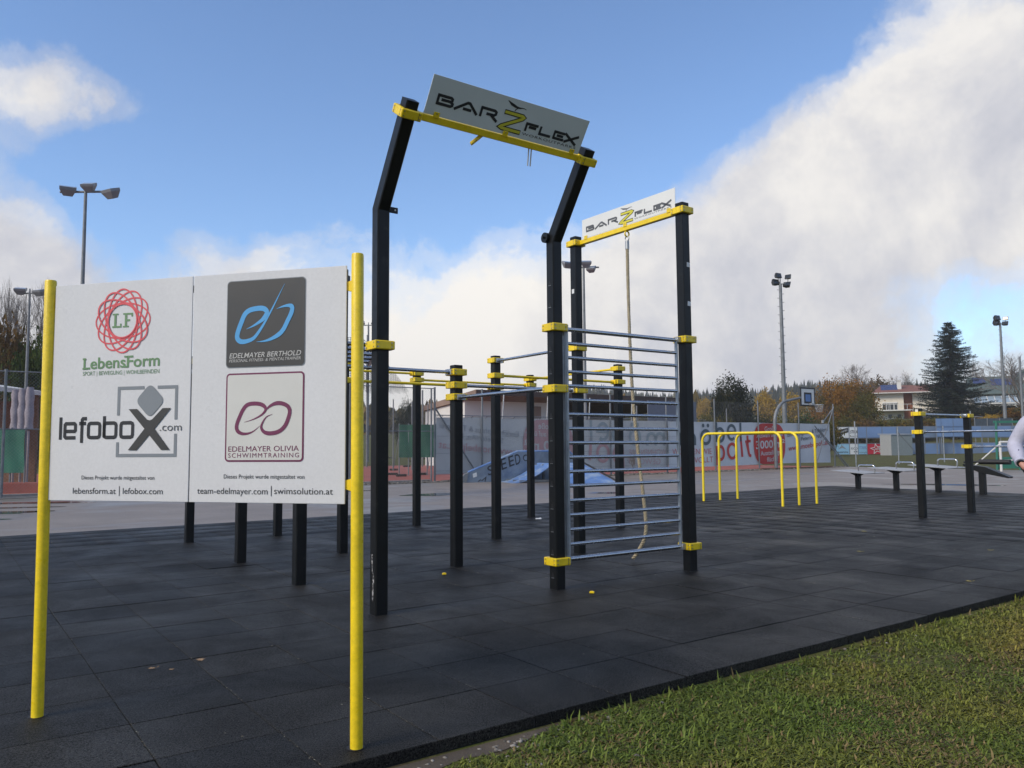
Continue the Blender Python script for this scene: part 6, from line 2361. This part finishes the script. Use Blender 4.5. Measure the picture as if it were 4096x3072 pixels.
# local frame: +x to the picture right, -y toward the camera; the person's right arm is on the left
SH, EL, WR, HD = V3((-.185, .0, 1.41)), V3((-.245, .09, 1.17)), V3((-.345, -.14, 1.025)), V3((-.325, -.205, .960))
bv = [(0, 0, .95), (0, -.01, 1.15), (0, -.01, 1.33), (0, 0, 1.46), (0, -.015, 1.53), (0, -.02, 1.62), (0, -.03, 1.70),
      tuple(SH), tuple(EL), tuple(WR), tuple(HD), (.185, 0, 1.425), (.325, .05, 1.20), (.22, -.16, 1.02), (.13, -.22, .965),
      (-.09, 0, .90), (-.11, -.01, .50), (-.12, .02, .09), (-.13, -.14, .04), (.09, 0, .90), (.11, -.01, .50), (.12, .02, .09), (.13, -.14, .04)]
be = [(0, 1), (1, 2), (2, 3), (3, 4), (4, 5), (5, 6), (3, 7), (7, 8), (8, 9), (9, 10), (3, 11), (11, 12), (12, 13), (13, 14), (0, 15), (15, 16), (16, 17), (17, 18), (0, 19), (19, 20), (20, 21), (21, 22)]
br = [(.13, .10), (.12, .095), (.13, .10), .08, .055, .085, .085, .055, .040, .028, .034, .055, .040, .028, .034, .085, .058, .042, .04, .085, .058, .042, .04]
skin_mesh('body', bv, be, br, M_skin, pers)
# fingers and thumb of both hands, closed on each other
for sgn, H0 in ((1, HD), (-1, V3((.13, -.22, .965)))):
    vs_, es_, rs_ = [], [], []
    pal = [H0, H0 + V3((.03 * sgn, -.012, -.022))]
    vs_ += [tuple(p) for p in pal]; es_.append((0, 1)); rs_ += [.030, .030]
    for k in range(4):
        off = V3((.004 * sgn, .012 - .012 * k, -.022 + .016 * (1.5 - k)))
        b_ = pal[1] + V3((.012 * sgn, 0, 0)) + off
        i0 = len(vs_)
        L_ = (.034, .040, .037, .028)[k]
        vs_ += [tuple(b_), tuple(b_ + V3((L_ * sgn, -.010, -.010))), tuple(b_ + V3((L_ * 1.5 * sgn, .006, -.026))), tuple(b_ + V3((L_ * 1.7 * sgn, .022, -.034)))]
        es_ += [(1, i0), (i0, i0 + 1), (i0 + 1, i0 + 2), (i0 + 2, i0 + 3)]; rs_ += [.0105, .0095, .0088, .0075]
    i0 = len(vs_)
    vs_ += [tuple(H0 + V3((.012 * sgn, -.028, .012))), tuple(H0 + V3((.045 * sgn, -.045, .008))), tuple(H0 + V3((.070 * sgn, -.040, -.004)))]
    es_ += [(0, i0), (i0, i0 + 1), (i0 + 1, i0 + 2)]; rs_ += [.013, .011, .009]
    skin_mesh('hand', vs_, es_, rs_, M_skin, pers)
# face, hair
m = MB()
for s in (-1, 1):
    m.tube([(s * .035, -.118, 1.665), (s * .035, -.108, 1.665)], .012, 10)
m.build('eyes', M_ink, pers)
m = MB(); m.loft([[V3((-.015, -.105, 1.635)), V3((.015, -.105, 1.635)), V3((.006, -.11, 1.67)), V3((-.006, -.11, 1.67))], [V3((-.010, -.135, 1.632)), V3((.010, -.135, 1.632)), V3((.004, -.118, 1.668)), V3((-.004, -.118, 1.668))]]); m.build('nose', M_skin, pers, smooth=80)
m = MB(); m.box((0, -.108, 1.598), (.05, .012, .010), bev=.003); m.build('mouth', M_inkred, pers)
m = MB()
for s in (-1, 1): m.box((s * .088, -.01, 1.655), (.018, .035, .055), bev=.007)
m.build('ears', M_skin, pers)
skin_mesh('hair', [(0, -.01, 1.715), (0, .03, 1.70), (0, .05, 1.64)], [(0, 1), (1, 2)], [.092, .09, .075], M_hair, pers)
# shirt: torso and full sleeves
U = lambda a, b, t: tuple(V3(a) * (1 - t) + V3(b) * t)
sv_ = [(0, 0, .93), (0, -.01, 1.12), (0, -.01, 1.30), (0, .0, 1.43), tuple(SH), U(SH, EL, .5), tuple(EL + V3((-.01, .0, .02))), U(EL, WR, .5), U(EL, WR, .84), U(EL, WR, .93),
       (.185, 0, 1.425), U((.185, 0, 1.425), (.325, .05, 1.20), .5), (.325, .05, 1.20), U((.325, .05, 1.20), (.22, -.16, 1.02), .5), U((.325, .05, 1.20), (.22, -.16, 1.02), .86)]
se = [(0, 1), (1, 2), (2, 3), (3, 4), (4, 5), (5, 6), (6, 7), (7, 8), (8, 9), (3, 10), (10, 11), (11, 12), (12, 13), (13, 14)]
sr = [(.165, .125), (.155, .12), (.165, .12), (.12, .10), .072, .070, .072, .066, .052, .046, .078, .077, .078, .070, .055]
skin_mesh('shirt', sv_, se, sr, M_shirt, pers)
ax_ = (WR - EL).normalized()
m = MB(); m.tube([U(EL, WR, .80), U(EL, WR, .84), U(EL, WR, 1.03)], [.047, .0495, .0475], 24); m.build('cuff', M_shirt, pers, smooth=40)
m = MB(); m.tube([U(EL, WR, 1.03), U(EL, WR, 1.07)], [.036, .034], 20); m.build('watch_strap', M_blackplain, pers, smooth=40)
m = MB()
c_ = V3(U(EL, WR, .98))
for dx, dz in ((-.022, .0), (.018, .004)):
    q_ = c_ + V3((dx, -.041, dz + .02)); m.tube([q_, q_ + V3((0, -.008, 0))], .006, 10)
q_ = c_ + V3((-.035, -.035, .115)); m.tube([q_, q_ + V3((-.004, -.012, 0))], .005, 10)
m.build('buttons', material('navy_button', (.02, .025, .09), .4), pers)
m = MB(); m.tube([(0, -.02, 1.455), (0, -.022, 1.50)], [.085, .068], 20); m.build('collar', M_shirt, pers, smooth=40)
tv_ = [(0, 0, .96), (-.09, 0, .90), (-.11, -.01, .50), (-.12, .02, .10), (.09, 0, .90), (.11, -.01, .50), (.12, .02, .10)]
skin_mesh('trousers', tv_, [(0, 1), (1, 2), (2, 3), (0, 4), (4, 5), (5, 6)], [(.15, .12), .105, .078, .068, .105, .078, .068], M_trouser, pers)
for s in (-1, 1):
    m = MB(); m.box((s * .125, -.06, .045), (.095, .28, .09), bev=.03); m.build('shoe', M_shoe, pers, smooth=60)

# ------------------------------------------------------------------ small litter on the matting
M_leafdry = material('dry_leaf', (.30, .19, .10), .8, vary=.25, vscale=40)
M_leafyel = material('yellow_leaf', (.46, .38, .10), .8, vary=.2, vscale=40)


def leaf(x, y, s, rot, mat, label):
    m = MB()
    lob = [(0, -1.0), (.10, -.45), (.62, -.62), (.40, -.15), (1.0, .10), (.45, .28), (.55, .75), (.15, .55), (0, 1.05), (-.15, .55), (-.6, .7), (-.42, .25), (-.95, .05), (-.4, -.15), (-.6, -.6), (-.10, -.45)]
    pts = [V3((a * s, b * s, .003 + .22 * s * (a * a * .6 + max(0, b) * .4))) for a, b in lob]
    ctr = V3((0, 0, .005))
    m.add(pts + [ctr], [(i, (i + 1) % len(pts), len(pts)) for i in range(len(pts))])
    m.tube([(0, -1.0 * s, .004), (.05 * s, -1.5 * s, .010)], .0015, 4)
    o = m.build('fallen_leaf', mat)
    o.location = (x, y, .002); o.rotation_euler = (0, 0, rot)
    tag(o, label, 'leaf')


leaf(-1.80, 4.68, .030, .6, M_leafdry, 'largest dry brown leaf lying near the tile joint under the board')
leaf(-2.00, 4.51, .024, 2.2, M_leafdry, 'curled dry leaf left of the largest leaf under the board')
leaf(-1.885, 4.485, .014, 1.2, M_leafdry, 'tiny dry leaf crumb nearest the camera under the board')
leaf(3.99, 7.09, .030, 1.4, M_leafyel, 'pale yellow leaf near the front edge at right')
leaf(4.82, 11.09, .040, .3, M_leafyel, 'pale leaf far out on the matting before the dip frames')
leaf(5.37, 9.08, .036, 2.0, M_leafyel, 'pale yellow leaf on the matting in front of the low bar rig')
leaf(3.88, 9.05, .032, 1.1, M_leafyel, 'pale leaf on the matting right of the wall bars')
for (x, y, r_, lb) in ((-.655, 7.66, .3, 'small yellow plastic plug on the matting behind the near post'), (.645, 6.66, -.2, 'small yellow plastic plug on the matting right of the wall bar post')):
    m = MB(); m.box((0, 0, .008), (.040, .016, .016), bev=.003); m.box((0, 0, .017), (.022, .010, .004), bev=.0015)
    o = m.build('plastic_plug', M_yellow); o.location = (x, y, .002); o.rotation_euler = (0, 0, r_); tag(o, lb, 'plastic plug')
m = MB(); m.box((0, 0, .012), (.10, .035, .022), bev=.008); m.box((.03, .01, .02), (.03, .03, .02), bev=.006); o = m.build('litter_scrap', M_sticker); o.location = (.42, 13.2, .001); tag(o, 'white scrap of litter on the far matting beside a post', 'litter')
vs_, fs_, t_ = [], [], []
rgl = np.random.default_rng(15)
for k in range(2300):
    u_ = rgl.uniform(1, 19); v_ = rgl.uniform(3.1, 13)
    if k > 260:
        u_ = U0 + TU * int(rgl.integers(8, 22)) + rgl.normal() * .004
        v_ = V0 + abs(rgl.normal()) * 3.2 + .05
        if math.sin(u_ * 7.3 + int((v_ - V0) / TV) * 2.9) < .1: continue
    p_ = XY(u_, v_)
    s_ = (rgl.uniform(.002, .006) if k <= 260 else rgl.uniform(.0012, .0030)) * (1 if p_.y < 7 else 1.6)
    a_ = rgl.uniform(0, 6.28)
    b0 = len(vs_)
    for j in range(4):
        an = a_ + j * PI / 2
        vs_.append((p_.x + s_ * math.cos(an) * (1 if j % 2 else 1.7), p_.y + s_ * math.sin(an), .0035 + .3 * s_ * (j % 2)))
    fs_.append([b0, b0 + 1, b0 + 2, b0 + 3]); t_ += [rgl.random()] * 4
o = np_mesh('crumbs', np.array(vs_), fs_, foliage('crumb', (.16, .13, .07), (.55, .52, .42), trans=0), tint=np.array(t_))
tag(o, 'scattered pale crumbs and grit on the black matting', 'grit', kind='stuff')
# ------------------------------------------------------------------ thin autumn haze
hz = MB().box((0, 0, 0), (1960, 1960, 72)).build('haze', None)
hz.data.materials.clear()
hm = bpy.data.materials.new('thin_haze')
hm.use_nodes = True
ht = NT(hm.node_tree)
ho = ht.n('ShaderNodeOutputMaterial')
hv = ht.n('ShaderNodeVolumePrincipled')
hv.inputs['Color'].default_value = (.93, .94, .95, 1)
hv.inputs['Density'].default_value = .0005
ht.t.links.new(hv.outputs[0], ho.inputs['Volume'])
hz.data.materials.append(hm)
hz.location = (0, 0, -1.2 + 36)
tag(hz, 'thin bluish haze lying over the valley', 'haze', kind='stuff')
print('objects', len(bpy.data.objects), 'tris', sum(len(o.data.polygons) * 2 for o in bpy.data.objects if o.type == 'MESH'))
